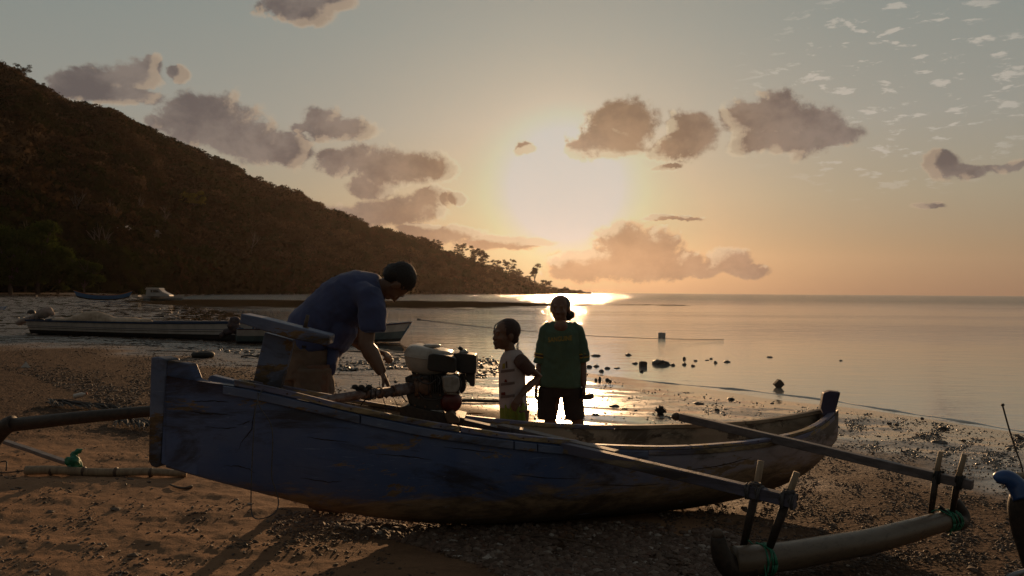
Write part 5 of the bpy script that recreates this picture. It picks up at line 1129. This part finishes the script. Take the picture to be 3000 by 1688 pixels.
# net heaped inside
b = MB(); bb = []
side = 1 if lpt(0.3, 1, 1).y < lpt(0.3, 1, -1).y else -1
for i in range(25):
    f = i/24; s = 0.10+0.44*f; c = lpt(s, 0.90, side*0.2); hgt = 0.05+0.24*math.exp(-((f-0.42)/0.20)**2) + 0.06*math.exp(-((f-0.86)/.15)**2)
    bb.append((dz(c, hgt*0.35), (hgt*0.9 + 0.05, 0.30+0.1*math.sin(f*9))))
b.tube([x[0] for x in bb], [x[1] for x in bb], 16); netm = b.organic('net_heap', NET, None, 0.045, 3, disp=lambda co, no: co + no*(0.035*fbm(co[:, 0]*3.5+co[:, 1]*2, co[:, 2]*6, 3, 77))[:, None])
netm.name = 'fishing_net'; tag(netm, 'pale fishing net heaped inside the long striped boat', 'net')
def wrapped(name, pts, label, mat, grp=None, vox=0.03, cat='outboard motor'):
    b = MB()
    for c, r in pts: b.ball(c, r[0], r[1], r[2], None, 14, 10)
    t = thing(name, pts[0][0], label, cat, grp); 
    b.organic('cover', mat, t, vox, 2, disp=lambda co, no: co + no*(0.05*(1-2*np.abs(fbm(co[:, 0]*4+co[:, 1]*2, co[:, 2]*4, 2, 13))))[:, None]*0.6)
    return t
D_ = A1.y; k_ = D_/F
tw = wrapped('wrapped_outboard', [(P(131, 917, D_-.2), (19*k_, .22, 14*k_)), (P(138, 912, D_-.2), (14*k_, .2, 12*k_)), (P(118, 922, D_-.2), (12*k_, .18, 9*k_)), (P(104, 929, D_-.2), (13*k_, .15, 7*k_)), (P(90, 934, D_-.2), (13*k_, .14, 7*k_)), (P(74, 939, D_-.2), (13*k_, .13, 7*k_)), (P(58, 945, D_-.2), (10*k_, .11, 7*k_)), (P(153, 920, D_-.2), (5*k_, .1, 6*k_))], 'outboard motor wrapped in pale cloth, tilted up at the stern of the long striped boat', CLOTHW)
MB().tube([P(126, 935, D_-.1), P(122, 945, D_-.1), P(124, 958, D_-.05)], 0.07, 8).build('bracket', BLACKP, tw, smooth=True)
for px in (96, 110, 124):
    c = P(px, 927+(124-px)*.28, D_-.2); MB().tube([c + Vector((0.02*math.cos(a), .19*math.cos(a), .13*math.sin(a))) for a in np.linspace(0, 2*math.pi, 17)], 0.008, 5).build('binding', BLACKP, tw, smooth=True)
A2 = G(692, 1004); B2 = G(1172, 1003)
lb_, lpt2 = boat('bow_boat', dz(A2, .0), dz(B2, .0), 1.5, 44/F*A2.y, 'white and grey boat with raised bow tied up behind the bending man', [('bottom_paint', 0, .14, BLACKP, 0), ('lower_hull', .14, .52, TEALG, .004), ('upper_hull', .52, .92, WHITEP, .006), ('red_line', .92, .95, REDL, .02), ('gunwale', .95, 1.0, NAVY, .03)], rise=0.50, rake=0.55, fb=2.6, rocker=0.10)
D2 = A2.y; k2 = D2/F
wrapped('wrapped_outboard', [(P(688, 940, D2-.1), (15*k2, .2, 11*k2)), (P(684, 952, D2-.1), (16*k2, .2, 14*k2)), (P(690, 965, D2-.1), (10*k2, .15, 14*k2)), (P(668, 972, D2-.1), (14*k2, .15, 9*k2)), (P(652, 981, D2-.1), (10*k2, .12, 8*k2))], 'outboard motor wrapped in dark cloth at the stern of the white and grey boat', CLOTHD)
ra = P(1222, 936, B2.y+.2)
rp = []
pe_ = G(2120, 996)
for i in range(31):
    f = i/30; q = ra.lerp(dz(pe_, .02), f); q.z = max(q.z - 0.55*4*f*(1-f)*0.35, WL+0.005); rp.append(q)
rt = MB().tube(rp, 0.012, 5).build('mooring_rope', ROPE, None, smooth=True); tag(rt, 'long mooring rope running from the raised bow out over the water', 'rope')
ring = MB().tube([ra + Vector((.07*math.cos(a)+.07, 0, .03*math.sin(a))) for a in np.linspace(0, 2*math.pi, 13)], 0.012, 6).build('bow_ring', ROPE, lb_, smooth=True)
A3 = G(226, 880); B3 = G(378, 880); D3 = A3.y
boat('blue_canoe', dz(A3, .05), dz(B3, .05), 1.1, 15/F*D3, 'long light blue canoe with orange rim on the far flat', [('bottom_paint', 0, .22, BLACKP, 0), ('hull', .22, .9, SKYB, .01), ('rim', .9, 1.0, ORG, .03)], rise=0.95, rake=0.45, pointed_stern=True, rocker=0.55, fb=3.0)
A4 = G(404, 881); B4 = G(510, 881); A4.y += 3; B4.y += 3; D4 = A4.y; k4 = D4/F
cb, cpt = boat('cabin_boat', dz(A4, .0), dz(B4, .0), 2.1, 13*k4, 'small grey white cabin boat moored beyond the blue canoe', [('lower_hull', 0, .45, TEALG, 0), ('hull', .45, .93, GREYP, .01), ('gunwale', .93, 1.0, GREYP, .06)], rise=0.35, rake=0.5, inner=GREYP, fb=2.4)
def px4(pts, d0, d1, name, mat, **kw): return MB().prism([P(x, y, D4+d0) for x, y in pts], (0, d1-d0, 0)).build(name, mat, cb, **kw)
px4([(426, 868), (429, 848), (464, 848), (475, 857), (494, 866), (496, 869)], -.85, .85, 'cabin', GREYP, bevel=0.03)
px4([(424, 848), (428, 843), (464, 844), (468, 848), (440, 849)], -1.0, 1.0, 'cabin_roof', WHITEP, bevel=0.03)
px4([(441, 857), (441, 850), (446, 850), (446, 857)], -.88, -.83, 'window', GLASSD); px4([(448, 857), (448, 850), (462, 851), (469, 857)], -.88, -.83, 'window', GLASSD)
px4([(466, 847), (476, 855), (495, 864), (497, 868), (492, 868), (474, 859), (464, 850)], -.8, .8, 'windscreen_frame', WHITEP, bevel=0.02)
px4([(388, 866), (404, 865), (404, 870), (390, 870)], -.6, .6, 'stern_step', GREYP, bevel=0.02)
A5 = G(-110, 915); B5 = G(12, 912)
boat('blue_canoe_bow', dz(A5, .02), dz(B5, .02), 0.9, 9/F*A5.y, 'blue bow tip of a canoe just showing at the left edge', [('hull', 0, .9, SKYB, 0), ('rim', .9, 1.0, SKYB, .02)], rise=0.6, rake=0.8, rocker=.5)
# ------------------------------------------------------------------ things lying about
def ring_tyre(c, R, r, name, label, tilt=0.0, flat=0.55):
    M = Matrix.Rotation(tilt, 3, 'X'); t = thing(name, c, label, 'tyre'); n, m_ = 32, 12; rg = []
    for i in range(n):
        a = 2*math.pi*i/n; rg.append([Vector(c) + M @ Vector(((R-r+r*math.cos(p))*math.cos(a), (R-r+r*math.cos(p))*math.sin(a), r*0.85*math.sin(p)*(1+.05*(i % 2)))) for p in [2*math.pi*j/m_ for j in range(m_)]])
    b = MB(); b.rings(rg+[rg[0]], True, False); b.build('casing', BROPE, t, smooth=True)
    b = MB(); rg2 = [[Vector(c) + M @ Vector(((R-2*r+.005)*math.cos(a), (R-2*r+.005)*math.sin(a), z)) for z in (-.02, .04)] for a in np.linspace(0, 2*math.pi, 25)]; b.rings(rg2, False, False); b.build('inner_bead', BLACKP, t, smooth=True); return t
ty = G(595, 1047); ring_tyre(dz(ty, .06), 33/F*ty.y, .085, 'tyre', 'old black tyre lying flat on the damp sand behind the stern')
ty = G(92, 919); b_ = MB(); b_.ball(dz(ty, .05), 11/F*ty.y, .3, 10/F*ty.y, None, 14, 9); o = b_.organic('dark_float', BLACKP, None, .03, 2); o.name = 'dark_float'; tag(o, 'round black float half sunk in mud near the left edge', 'float')
bam = thing('bamboo_pole', G(300, 1392), 'long pale bamboo pole lying on the sand left of the stern', 'pole')
pa, pb_ = dz(G(76, 1392), .035), dz(G(545, 1398), .03)
pts = [pa.lerp(pb_, i/8) + Vector((0, 0, .006*math.sin(i*1.3))) for i in range(9)]
MB().tube(pts, [.034, .034, .032, .032, .031, .030, .030, .028, .027], 12).build('culm', LIGHTW, bam, smooth=True)
for f in (0.16, 0.36, 0.56, 0.78):
    c = pa.lerp(pb_, f); t_ = (pb_-pa).normalized(); MB().lathe(c, t_, [(-.012, .031), (-.004, .037), (.004, .037), (.012, .031)], 12).build('node', BROWNW, bam, smooth=True)
MB().tube(curve_pts([pa, pa + Vector((-.10, -.02, -.01)), pa + Vector((-.22, .02, -.02)), pa + Vector((-.26, .06, .03)), pa+Vector((-.20, .08, .05)), pa + Vector((-.17, .03, -.01))], 4), .005, 5).build('wire_loop', BROPE, bam, smooth=True)
pl_ = MB(); qa, qb = dz(G(14, 1328), .10), dz(G(196, 1384), .075); o = beam(qa, qb, .05, .03, 'flat_stick', GREYW, None, seed=40); tag(o, 'flat grey stick propped on the bamboo pole at left', 'stick')
b = MB(); gc = dz(G(216, 1388), .03); rr_ = random.Random(3)
for k in range(14): b.ball(gc + Vector((rr_.uniform(-.05, .05), rr_.uniform(-.05, .04), rr_.uniform(-.02, .09))), rr_.uniform(.015, .035), rr_.uniform(.015, .03), rr_.uniform(.02, .04), None, 7, 5)
b.ball(gc + Vector((.03, 0, .14)), .03, .02, .02, None, 7, 5); b.ball(gc + Vector((.0, 0, .11)), .03, .03, .03, None, 7, 5); b.ball(gc + Vector((.05, 0, .155)), .02, .02, .008, None, 7, 5)
o = b.organic('green_rag', GREEN, None, .007, 1, disp=lambda co, no: co + no*(0.008*fbm(co[:, 0]*30, co[:, 2]*30+co[:, 1]*20, 2, 7))[:, None]); o.name = 'green_rag'; tag(o, 'green plastic rag knotted round the bamboo pole', 'rag')
pp = MB().tube(curve_pts([dz(G(1325, 1179), .02), dz(G(1380, 1180), .03), dz(G(1440, 1181), .025), dz(G(1480, 1180), .02)], 5), .022, 8).build('dark_pole', DARKW, None, smooth=True); tag(pp, 'dark pole lying on wet sand between engine and girl', 'pole')
cs = MB().tube(curve_pts([dz(G(498, 1424), .012), dz(G(515, 1432), .014), dz(G(540, 1436), .012), dz(G(562, 1430), .012)], 5), list(np.linspace(.006, .012, 16)), 7).build('curved_stick', BROWNW, None, smooth=True); tag(cs, 'short curved stick on the sand under the stern', 'stick')
ls = MB().tube(curve_pts([dz(G(1480, 1570), .02), dz(G(1600, 1584), .022), dz(G(1700, 1600), .022), dz(G(1815, 1628), .015)], 5), .005, 6).build('thin_stick', BROWNW, None, smooth=True); tag(ls, 'long thin stick across the shell bank in front of the hull', 'stick')
s5 = MB().tube(curve_pts([dz(G(452, 928), .03), dz(G(480, 929), .05)], 3), .05, 7).build('driftwood_stick', DARKW, None, smooth=True); tag(s5, 'short dark driftwood on the flat beyond the striped boat', 'stick')
s6 = MB().tube([dz(G(532, 912), .05), dz(G(553, 912), .06)], .07, 7).build('driftwood_stick', DARKW, None, smooth=True); tag(s6, 'small dark log on the far wet flat right of the cabin boat', 'stick')
s7 = MB().tube(curve_pts([dz(G(706, 1047), .02), dz(G(730, 1047), .04), dz(G(758, 1050), .03)], 4), .02, 6).build('driftwood_stick', DARKW, None, smooth=True); tag(s7, 'thin dark branch on the sand left of the steering post', 'stick')
WPL = plain('white_plastic', (0.6, 0.55, 0.5), (0.45, 0.4, 0.36), 12, 0.4, 0.3, 0.003)
c = dz(G(232, 1174), .05); bt = thing('plastic_bottle', c, 'crumpled white plastic bottle beside the dry palm frond', 'bottle'); MB().lathe(c + Vector((-.07, 0, 0)), (1, 0.2, .25), [(0, .01), (.005, .03), (.10, .032), (.13, .014), (.15, .014)], 12).build('bottle_body', WPL, bt, smooth=True); MB().lathe(c + Vector((.07, .03, .036)), (1, .2, .25), [(0, .016), (.015, .016)], 10).build('cap', REDC, bt)
b = MB(); c = G(73, 1077); b.add([dz(c, 0) + Vector(q) for q in ((-.09, 0, -.01), (.10, .02, -.01), (.03, .10, -.01), (0.0, .03, .11))], [(0, 1, 3), (1, 2, 3), (2, 0, 3), (0, 2, 1)]); o = b.build('white_scrap', WPL, None); tag(o, 'folded white plastic scrap on the sand at the left', 'plastic scrap')
for i, (px, py, w, lb) in enumerate([(556, 1066, 8, 'small white shell below the old tyre'), (1062, 1090, 10, 'white shell near the man\'s hands on wet sand'), (1316, 1622, 22, 'large white shell half in sand, left of the thin stick'), (1340, 1637, 20, 'second white shell lying right below the large one'), (1940, 1600, 20, 'curled pale shell at the right of the shell bank'), (2012, 1612, 16, 'small grey shell beside the stones under the boom'), (300, 1010, 7, 'pale shell on damp sand in front of the striped boat'), (470, 1020, 12, 'light stone shell on damp sand left of the tyre')]):
    c = G(px, py); s = w/F*c.y; b = MB(); rg = []
    for j in range(9):
        a = -0.9+1.8*j/8; rg.append([c + Vector((s*r*math.sin(a), s*.3*r*math.cos(a), s*(.12+.25*math.sin(r*2.6)) + .02*s*math.cos(j*3.1))) for r in (.02, .25, .5, .75, 1.0)])
    b.rings(rg, False, False); o = b.build('seashell', WPL, None, smooth=True); sm = o.modifiers.new('s', 'SOLIDIFY'); sm.thickness = .05*s; tag(o, lb, 'shell', 'white shells on the beach')
# curled leaf
lc = dz(G(1392, 1222), .03); b = MB(); rg = []
for i in range(13):
    f = i/12; w = .035*math.sin(math.pi*min(1, f*1.02+.02))+.002; c = lc + Vector((-.13+.26*f, -.02+.05*f, .02+.025*math.sin(f*3) - .02*f)); rg.append([c + Vector((0, w*math.cos(a), w*.8*math.sin(a))) for a in np.linspace(-2.6, -.5, 7)])
b.rings(rg, False, False); o = b.build('dry_leaf', plain('leaf_dry', (0.5, 0.26, 0.07), (0.4, 0.18, 0.05), 15, 0.7, .2), None, smooth=True); tag(o, 'curled orange dry leaf on the sand left of the girl', 'leaf')
# palm frond
def frond(p0, p1, n, w, label, seed):
    r = random.Random(seed); t = thing('palm_frond', (p0+p1)/2, label, 'palm frond'); ax_ = (p1-p0); L_ = ax_.length; ax_.normalize(); sdv = ax_.cross(Vector((0, 0, 1)))
    MB().tube([p0, p0.lerp(p1, .5)+Vector((0, 0, .03)), p1], [.012, .010, .004], 7).build('midrib', BROWNW, t, smooth=True); b = MB()
    for i in range(n):
        f = r.random(); c = p0.lerp(p1, f) + Vector((0, 0, r.uniform(.0, .05))); d = (ax_*r.uniform(.6, 1.0) + sdv*r.uniform(-.55, .55) + Vector((0, 0, r.uniform(-.05, .06)))).normalized(); l_ = r.uniform(.25, .5)*min(1, 1.3-f); s_ = d.cross(Vector((0, 0, 1))).normalized()*r.uniform(.006, .012); e = c + d*l_; e.z = max(gz(e.x, e.y)+.005, e.z - .05); m_ = c.lerp(e, .5) + Vector((0, 0, .02))
        b.add([c-s_, c+s_, m_+s_, m_-s_, e, m_+Vector((0, 0, .006)), c+Vector((0, 0, .005))], [(0, 6, 5, 3), (6, 1, 2, 5), (3, 5, 4), (5, 2, 4)])
    o = b.build('leaflets', DARKW, t); o['kind'] = 'stuff'; o.name = 'leaflet_mass'; return t
frond(dz(G(135, 1186), .03), dz(G(420, 1216), .03), 170, .2, 'dry dark palm frond lying on the sand behind the round pole', 3)
frond(dz(G(330, 1236), .02), dz(G(470, 1262), .02), 90, .2, 'second dry palm frond, mostly hidden behind the stern post', 4)
# floating boxes and blocks
CR = plain('old_block', (0.12, 0.09, 0.07), (0.07, 0.05, 0.04), 8, 0.8, 0.5, 0.01)
def block(px, py, wpx, hpx, rotx, rotz, label, name, mat, cat, top=None):
    c = G(px, py); k = c.y/F; t = thing(name, c, label, cat); M = Matrix.Rotation(rotz, 3, 'Z') @ Matrix.Rotation(rotx, 3, 'Y'); b = MB(); b.box(dz(c, hpx*k*(.42 if rotx < .5 else .45)), wpx*k, wpx*k*.8, hpx*k, M); b.build('body', mat, t, bevel=.008)
    b = MB(); b.box(dz(c, hpx*k*(.42 if rotx < .5 else .45)) + M @ Vector((0, 0, hpx*k*.5)), wpx*k*.7, wpx*k*.55, .03, M); b.build('lid', top or mat, t, bevel=.008); return t
block(1939, 988, 17, 14, 0.0, .4, 'pale box shaped float riding on the water right of the woman', 'box_float', WHITEP, 'float')
block(2281, 1136, 22, 22, 0.785, 0.0, 'square block standing on its corner in shallow water', 'tilted_block', CR, 'block')
block(1884, 1074, 20, 15, 0.05, .2, 'square dark block among stones right of the woman', 'square_block', CR, 'block')
# ------------------------------------------------------------------ stones one can point at
STN = plain('wet_stone', (0.075, 0.052, 0.038), (0.04, 0.028, 0.021), 9, 0.5, 0.6, 0.02)
STD = plain('beach_stone', (0.17, 0.115, 0.08), (0.10, 0.065, 0.045), 9, 0.75, 0.6, 0.01)
PROT = [rock_mesh('stone', 1, 1, 1, 30+i, STN, 2, .3) for i in range(7)]; PROTD = [rock_mesh('stone', 1, 1, 1, 60+i, STD, 2, .3) for i in range(5)]
def stone(px, py, w, h, label, group=None, name='stone', seed=0, dryp=False, cat='stone'):
    c = G(px, py); k = c.y/F; r = random.Random(seed*7+int(px)); me = r.choice(PROTD if dryp else PROT); o = bpy.data.objects.new(name, me); link(o, None, dz(c, 0.0)); s = w*k/2
    o.scale = (s, s*r.uniform(.7, 1.0), h*k*.62); o.rotation_euler.z = r.uniform(0, 6.28); return tag(o, label, cat, group)
GRP = 'stones along the water\'s edge'
LS = [(1746, 1043, 30, 9, 'flat dark stone in the shallows just right of the woman\'s sleeve'), (1841, 1041, 18, 9, 'humped stone left of the square block, farthest out'), (1747, 1074, 18, 10, 'blunt stone right of the woman\'s elbow'), (1727, 1076, 16, 12, 'upright stone touching the woman\'s forearm outline'), (1762, 1089, 15, 12, 'pointed stone just below the blunt one by the woman'), (1779, 1080, 22, 8, 'flat stone between the woman and the square block'), (1808, 1079, 19, 6, 'low flat stone left of the square block'), (1861, 1066, 18, 8, 'stone touching the left side of the square block'), (1880, 1090, 13, 9, 'stone directly below the square block'), (1935, 1068, 54, 27, 'largest jagged coral boulder in the shallows'), (1972, 1071, 16, 9, 'stone right behind the jagged boulder'), (2005, 1053, 10, 13, 'narrow upright stone right of the jagged boulder'), (2005, 1069, 15, 9, 'rounded stone below the narrow upright one'), (2031, 1073, 13, 8, 'small stone right of the rounded one below the upright stone'), (2038, 1058, 13, 6, 'low double stone in the line of shallows stones'), (2072, 1056, 12, 4, 'thin flat stone awash midway along the line'), (2083, 1052, 10, 6, 'little stone just behind the thin flat awash one'), (2096, 1064, 12, 11, 'egg shaped stone standing in the shallows'), (2130, 1061, 20, 9, 'branched coral stone at the right end of the line'), (2255, 1047, 18, 6, 'lone flat stone far out above the tilted block'), (2463, 1057, 12, 4, 'lone tiny rock farthest right in the water'),
 (1746, 1114, 9, 11, 'small upright stone beside the woman\'s wrist'), (1757, 1113, 9, 15, 'taller upright stone beside the woman\'s wrist'), (1779, 1114, 12, 10, 'left of two touching stones on wet sand right of the woman'), (1788, 1118, 11, 9, 'right of two touching stones on wet sand right of the woman'), (1798, 1191, 36, 10, 'low dark mound right of the hand held sandal'), (1829, 1199, 28, 8, 'long flat stone below the low dark mound'), (1744, 1216, 23, 8, 'smooth oval stone right of the woman\'s knee'), (1863, 1203, 10, 6, 'pebble between the flat stone and the spiky coral'), (2101, 1204, 15, 14, 'dark stone above the tip of the far boom'), (2141, 1170, 32, 9, 'ragged weed covered stone above the bow half of the hull'), (2045, 1182, 34, 7, 'flat weedy clump right of the spiky coral'), (2262, 1182, 12, 6, 'small stone left of the bow post'), (2010, 1150, 24, 4, 'thin weed covered slab by the wavelet'),
 (2605, 1241, 17, 8, 'left one of two stones close behind the bow post'), (2626, 1245, 17, 6, 'right one of two stones close behind the bow post'), (2764, 1257, 28, 15, 'peaked stone between bow post and thin rod'), (2703, 1279, 19, 9, 'round stone below the wavelet midway to the rod'), (2744, 1274, 15, 8, 'stone next to the round one midway to the rod'), (2752, 1298, 52, 14, 'broad sandy mound of weed left of the thin rod'), (2823, 1291, 17, 6, 'small flat stone right of the broad mound'), (2839, 1271, 11, 5, 'pebble near the water left of the thin rod'), (2702, 1227, 11, 8, 'stone sitting on the wavelet right of the bow'), (2988, 1287, 22, 17, 'pale rounded stone at the right edge above the blue elbow'), (2431, 1290, 23, 9, 'stone just right of the bow above the gunwale line'), (2442, 1270, 26, 8, 'flat stone just behind the bow post'), (2955, 1316, 20, 9, 'dark lump on damp sand left of the rod')]
for i, a in enumerate(LS): stone(*a[:4], a[4], GRP if 'coral' not in a[4] and 'weed' not in a[4] else None, 'stone', i)
LD = [(1250, 1105, 14, 10, 'stone on wet sand left of the fuel tank'), (1160, 1120, 15, 10, 'round stone just right of the man\'s fingers'), (1100, 1070, 16, 10, 'dark stone under the man\'s far hand'), (1000, 1075, 14, 9, 'dark stone just right of the man\'s shirt hem'), (758, 1042, 18, 8, 'dark stone touching the steering post on its left'), (720, 1049, 15, 6, 'low stone left of the stone by the steering post'), (2132, 1528, 24, 14, 'stone on the sand inside the near post'), (2180, 1490, 26, 12, 'flat stone on the sand between the posts and the hull'), (2436, 1540, 24, 14, 'round stone on the sand above the middle of the float'), (2405, 1555, 20, 8, 'flat stone close behind the float'), (1968, 1575, 30, 18, 'big reddish stone under the near boom'), (2045, 1575, 28, 16, 'big dark stone right of the reddish one under the boom'), (1945, 1600, 26, 22, 'upright pale coral stone under the near boom'), (2600, 1680, 24, 14, 'stone at the bottom edge below the float'), (2850, 1670, 34, 16, 'large dark stone in the bottom right sand'), (392, 1628, 40, 14, 'clod of sand in the left foreground'), (148, 1500, 30, 8, 'dark clod near the left edge'), (340, 1492, 36, 9, 'dark clod left of the hanging cord'), (860, 1588, 22, 12, 'clod in the shadow below the hull'), (105, 868, 9, 5, 'small dark boulder on the far left flat')]
for i, a in enumerate(LD): stone(*a[:4], a[4], 'stones and clods on the beach', 'stone', 100+i, dryp=a[1] > 1300)
# spiky coral
sc_ = G(1935, 1212); k = sc_.y/F; cr = thing('spiky_coral', sc_, 'spiky branching coral clump on wet sand above the hull', 'coral'); b = MB(); b.ball(dz(sc_, 6*k), 12*k, 10*k, 8*k, None, 10, 7); b.build('base', STN, cr)
r_ = random.Random(2); b = MB()
for i in range(70):
    a = r_.uniform(0, 6.28); e = r_.uniform(.1, 1.4); d = Vector((math.cos(a)*math.cos(e), math.sin(a)*math.cos(e), math.sin(e))); p0 = dz(sc_, 5*k) + d*7*k; b.tube([p0, p0 + d*r_.uniform(8, 13)*k], [2.2*k, .8*k], 4)
o = b.build('coral_branches', STN, cr); o['kind'] = 'stuff'; o.name = 'coral_branch_mass'
# ------------------------------------------------------------------ countless pebbles, shells, clods
def proj_many(px, py, it=8):
    R = np.array([[CAMR[i][j] for j in range(3)] for i in range(3)]); c = np.stack([(px-1500)/F, -(py-844)/F, -np.ones(len(px))], 1) @ R.T; c = c/c[:, 1:2]
    t = -CAMZ/c[:, 2]
    for _ in range(it):
        z = np.maximum(ground_z(c[:, 0]*t, t, False), WL-0.05); t = 0.5*t + 0.5*(z-CAMZ)/c[:, 2]
    x = c[:, 0]*t; z = ground_z(x, t); return np.stack([x, t, z], 1)
def scatter(name, pts, s0, s1, mats, label, seed, flat=0.6, sub=1, sinkf=0.15):
    import bmesh
    r = np.random.default_rng(seed); n = len(pts); bm = bmesh.new(); bmesh.ops.create_icosphere(bm, subdivisions=sub, radius=1); bv = np.array([v_.co[:] for v_ in bm.verts]); bf = np.array([[v_.index for v_ in f.verts] for f in bm.faces]); bm.free(); nv = len(bv)
    s = s0*(s1/s0)**(r.random(n)**1.7); V = bv[None]*(1+0.22*r.normal(size=(n, nv, 1)).clip(-1.5, 1.5)); V = V*(np.stack([np.ones(n), 0.55+0.45*r.random(n), flat*(0.5+0.7*r.random(n))], 1)*s[:, None])[:, None, :]
    a = r.random(n)*6.283; ca, sa = np.cos(a)[:, None], np.sin(a)[:, None]; x = V[:, :, 0]*ca - V[:, :, 1]*sa; y = V[:, :, 0]*sa + V[:, :, 1]*ca; z = V[:, :, 2] + x*0.25*(r.random(n)-.5)[:, None]
    V = np.stack([x, y, z], 2) + pts[:, None, :]; V[:, :, 2] += (s*flat*sinkf)[:, None]
    Fc = (bf[None] + (np.arange(n)*nv)[:, None, None]).reshape(-1, 3)
    o = raw_mesh(name, V.reshape(-1, 3), Fc, mats, smooth=False, fattrs={'tint': np.repeat(r.random(n), len(bf))}); return tag(o, label, kind='stuff')
def peb_mat(name, stops, rough=0.6):
    m, N = new_mat(name); c = N.ramp(attr(N, 'tint'), stops); f, _ = N.noise(N.n('ShaderNodeNewGeometry').outputs['Position'], 180, 3, .6); return finish(m, N, N.mix(N.smooth(f, .4, .65, 0, .4), c, (0.05, .035, .025)), rough)
PM1 = peb_mat('shell_bank', [(0, (.075, .043, .028)), (.4, (.13, .08, .055)), (.65, (.19, .13, .095)), (.8, (.13, .06, .035)), (.97, (.26, .20, .16)), (1, (.42, .36, .31))], .75)
PM2 = peb_mat('gravel_dark', [(0, (.035, .024, .017)), (.6, (.10, .058, .036)), (.93, (.16, .095, .06)), (1, (.42, .33, .26))], .7)
PM3 = peb_mat('wet_shingle', [(0, (.02, .014, .010)), (.8, (.055, .037, .026)), (1, (.20, .14, .10))], .4)
R1 = np.random.default_rng(81)
def region(n, poly, dens=None, seed=0):
    r = np.random.default_rng(seed); poly = np.array(poly, float); x0, y0 = poly.min(0); x1, y1 = poly.max(0); out = []; tot = 0
    while tot < n:
        x = x0+(x1-x0)*r.random(n*2); y = y0+(y1-y0)*r.random(n*2); ins = np.zeros(len(x), bool)
        for i in range(len(poly)):
            ax, ay = poly[i]; bx, by = poly[(i+1) % len(poly)]
            if ay == by: continue
            c = ((ay > y) != (by > y)) & (x < (bx-ax)*(y-ay)/(by-ay)+ax); ins ^= c
        x, y = x[ins], y[ins]
        if dens is not None: k = r.random(len(x)) < dens(x, y); x, y = x[k], y[k]
        out.append(np.stack([x, y], 1)); tot += len(x)
    o = np.concatenate(out)[:n]; return proj_many(o[:, 0], o[:, 1])
patchy = lambda sc, lo, hi, s: (lambda x, y: np.clip(0.08 + sstep(fbm(x/sc, y/sc*2.2, 4, s), lo, hi), 0, 1))
scatter('shell_gravel', region(15000, [(930, 1540), (1250, 1545), (1900, 1530), (2150, 1560), (2250, 1700), (1500, 1700), (1420, 1660), (1180, 1590)], patchy(160, -.5, .15, 1), 1), .007, .034, PM1, 'bank of broken shells and coral pebbles in front of the hull', 1)
scatter('beach_gravel', region(15000, [(1900, 1480), (2500, 1290), (3000, 1400), (3000, 1700), (2100, 1700)], patchy(90, -.2, .35, 2), 2), .003, .016, PM2, 'scattered gravel and clods on the right hand beach', 2)
scatter('gravel_band', region(14000, [(-40, 985), (300, 990), (640, 1050), (1000, 1120), (1000, 1260), (440, 1240), (250, 1160), (0, 1080)], patchy(150, -.35, .25, 3), 3), .008, .026, PM2, 'band of dark gravel across the beach on the left', 3, .55)
scatter('sand_bits', region(2600, [(-20, 1090), (440, 1200), (440, 1420), (900, 1500), (1300, 1690), (-20, 1690)], patchy(120, .0, .5, 4), 4), .003, .016, PM2, 'bits of shell and bark on the left foreground sand', 4)
scatter('lit_grit', region(2600, [(820, 1495), (1420, 1530), (1420, 1560), (980, 1590), (780, 1560)], None, 5), .004, .016, PM1, 'coarse grit under the keel', 5)
scatter('wet_shingle', region(5200, [(850, 1045), (1480, 1035), (1600, 1060), (1780, 1080), (1870, 1130), (2400, 1190), (2500, 1290), (2350, 1400), (1250, 1245), (980, 1140)], patchy(70, .02, .42, 6), 6), .005, .022, PM3, 'dark pebbles strewn over the wet sand behind the hull', 6)
scatter('wet_shingle_cluster', np.concatenate([region(420, [(1335, 1035), (1465, 1040), (1465, 1100), (1400, 1110), (1330, 1085)], patchy(40, -.2, .3, 7), 7), region(380, [(960, 1050), (1200, 1040), (1200, 1080), (960, 1090)], patchy(40, -.2, .3, 9), 9)]), .02, .085, PM3, 'thicker cluster of wet stones by the engine and girl', 7, .5)
scatter('shore_shingle', region(4200, [(2460, 1200), (2700, 1230), (3000, 1275), (3000, 1400), (2500, 1310)], patchy(80, .05, .45, 8), 8), .005, .020, PM3, 'dark pebbles along the shore to the right', 8, .5)
scatter('mud_bits', region(2200, [(20, 880), (640, 885), (640, 1000), (850, 1050), (300, 1000), (60, 985)], patchy(60, .05, .5, 12), 10), .03, .10, PM3, 'dark bits strewn over the far mud flat', 10, .4)

# ------------------------------------------------------------------ evening haze
hm, N_ = new_mat('evening_haze'); pv = N_.n('ShaderNodeVolumePrincipled'); pv.inputs['Color'].default_value = (1.0, 0.82, 0.72, 1); pv.inputs['Density'].default_value = 0.000026; pv.inputs['Anisotropy'].default_value = 0.72
ov = N_.n('ShaderNodeOutputMaterial'); hm.node_tree.links.new(pv.outputs[0], ov.inputs['Volume'])
zt = float(max(hz.max()+25, 60)); hb_ = MB(); hb_.box((0, 0, (zt-5.0)/2), 8800, 8800, zt+5.0); ho = hb_.build('haze', hm, None); tag(ho, 'thin golden evening haze over the bay', kind='stuff')
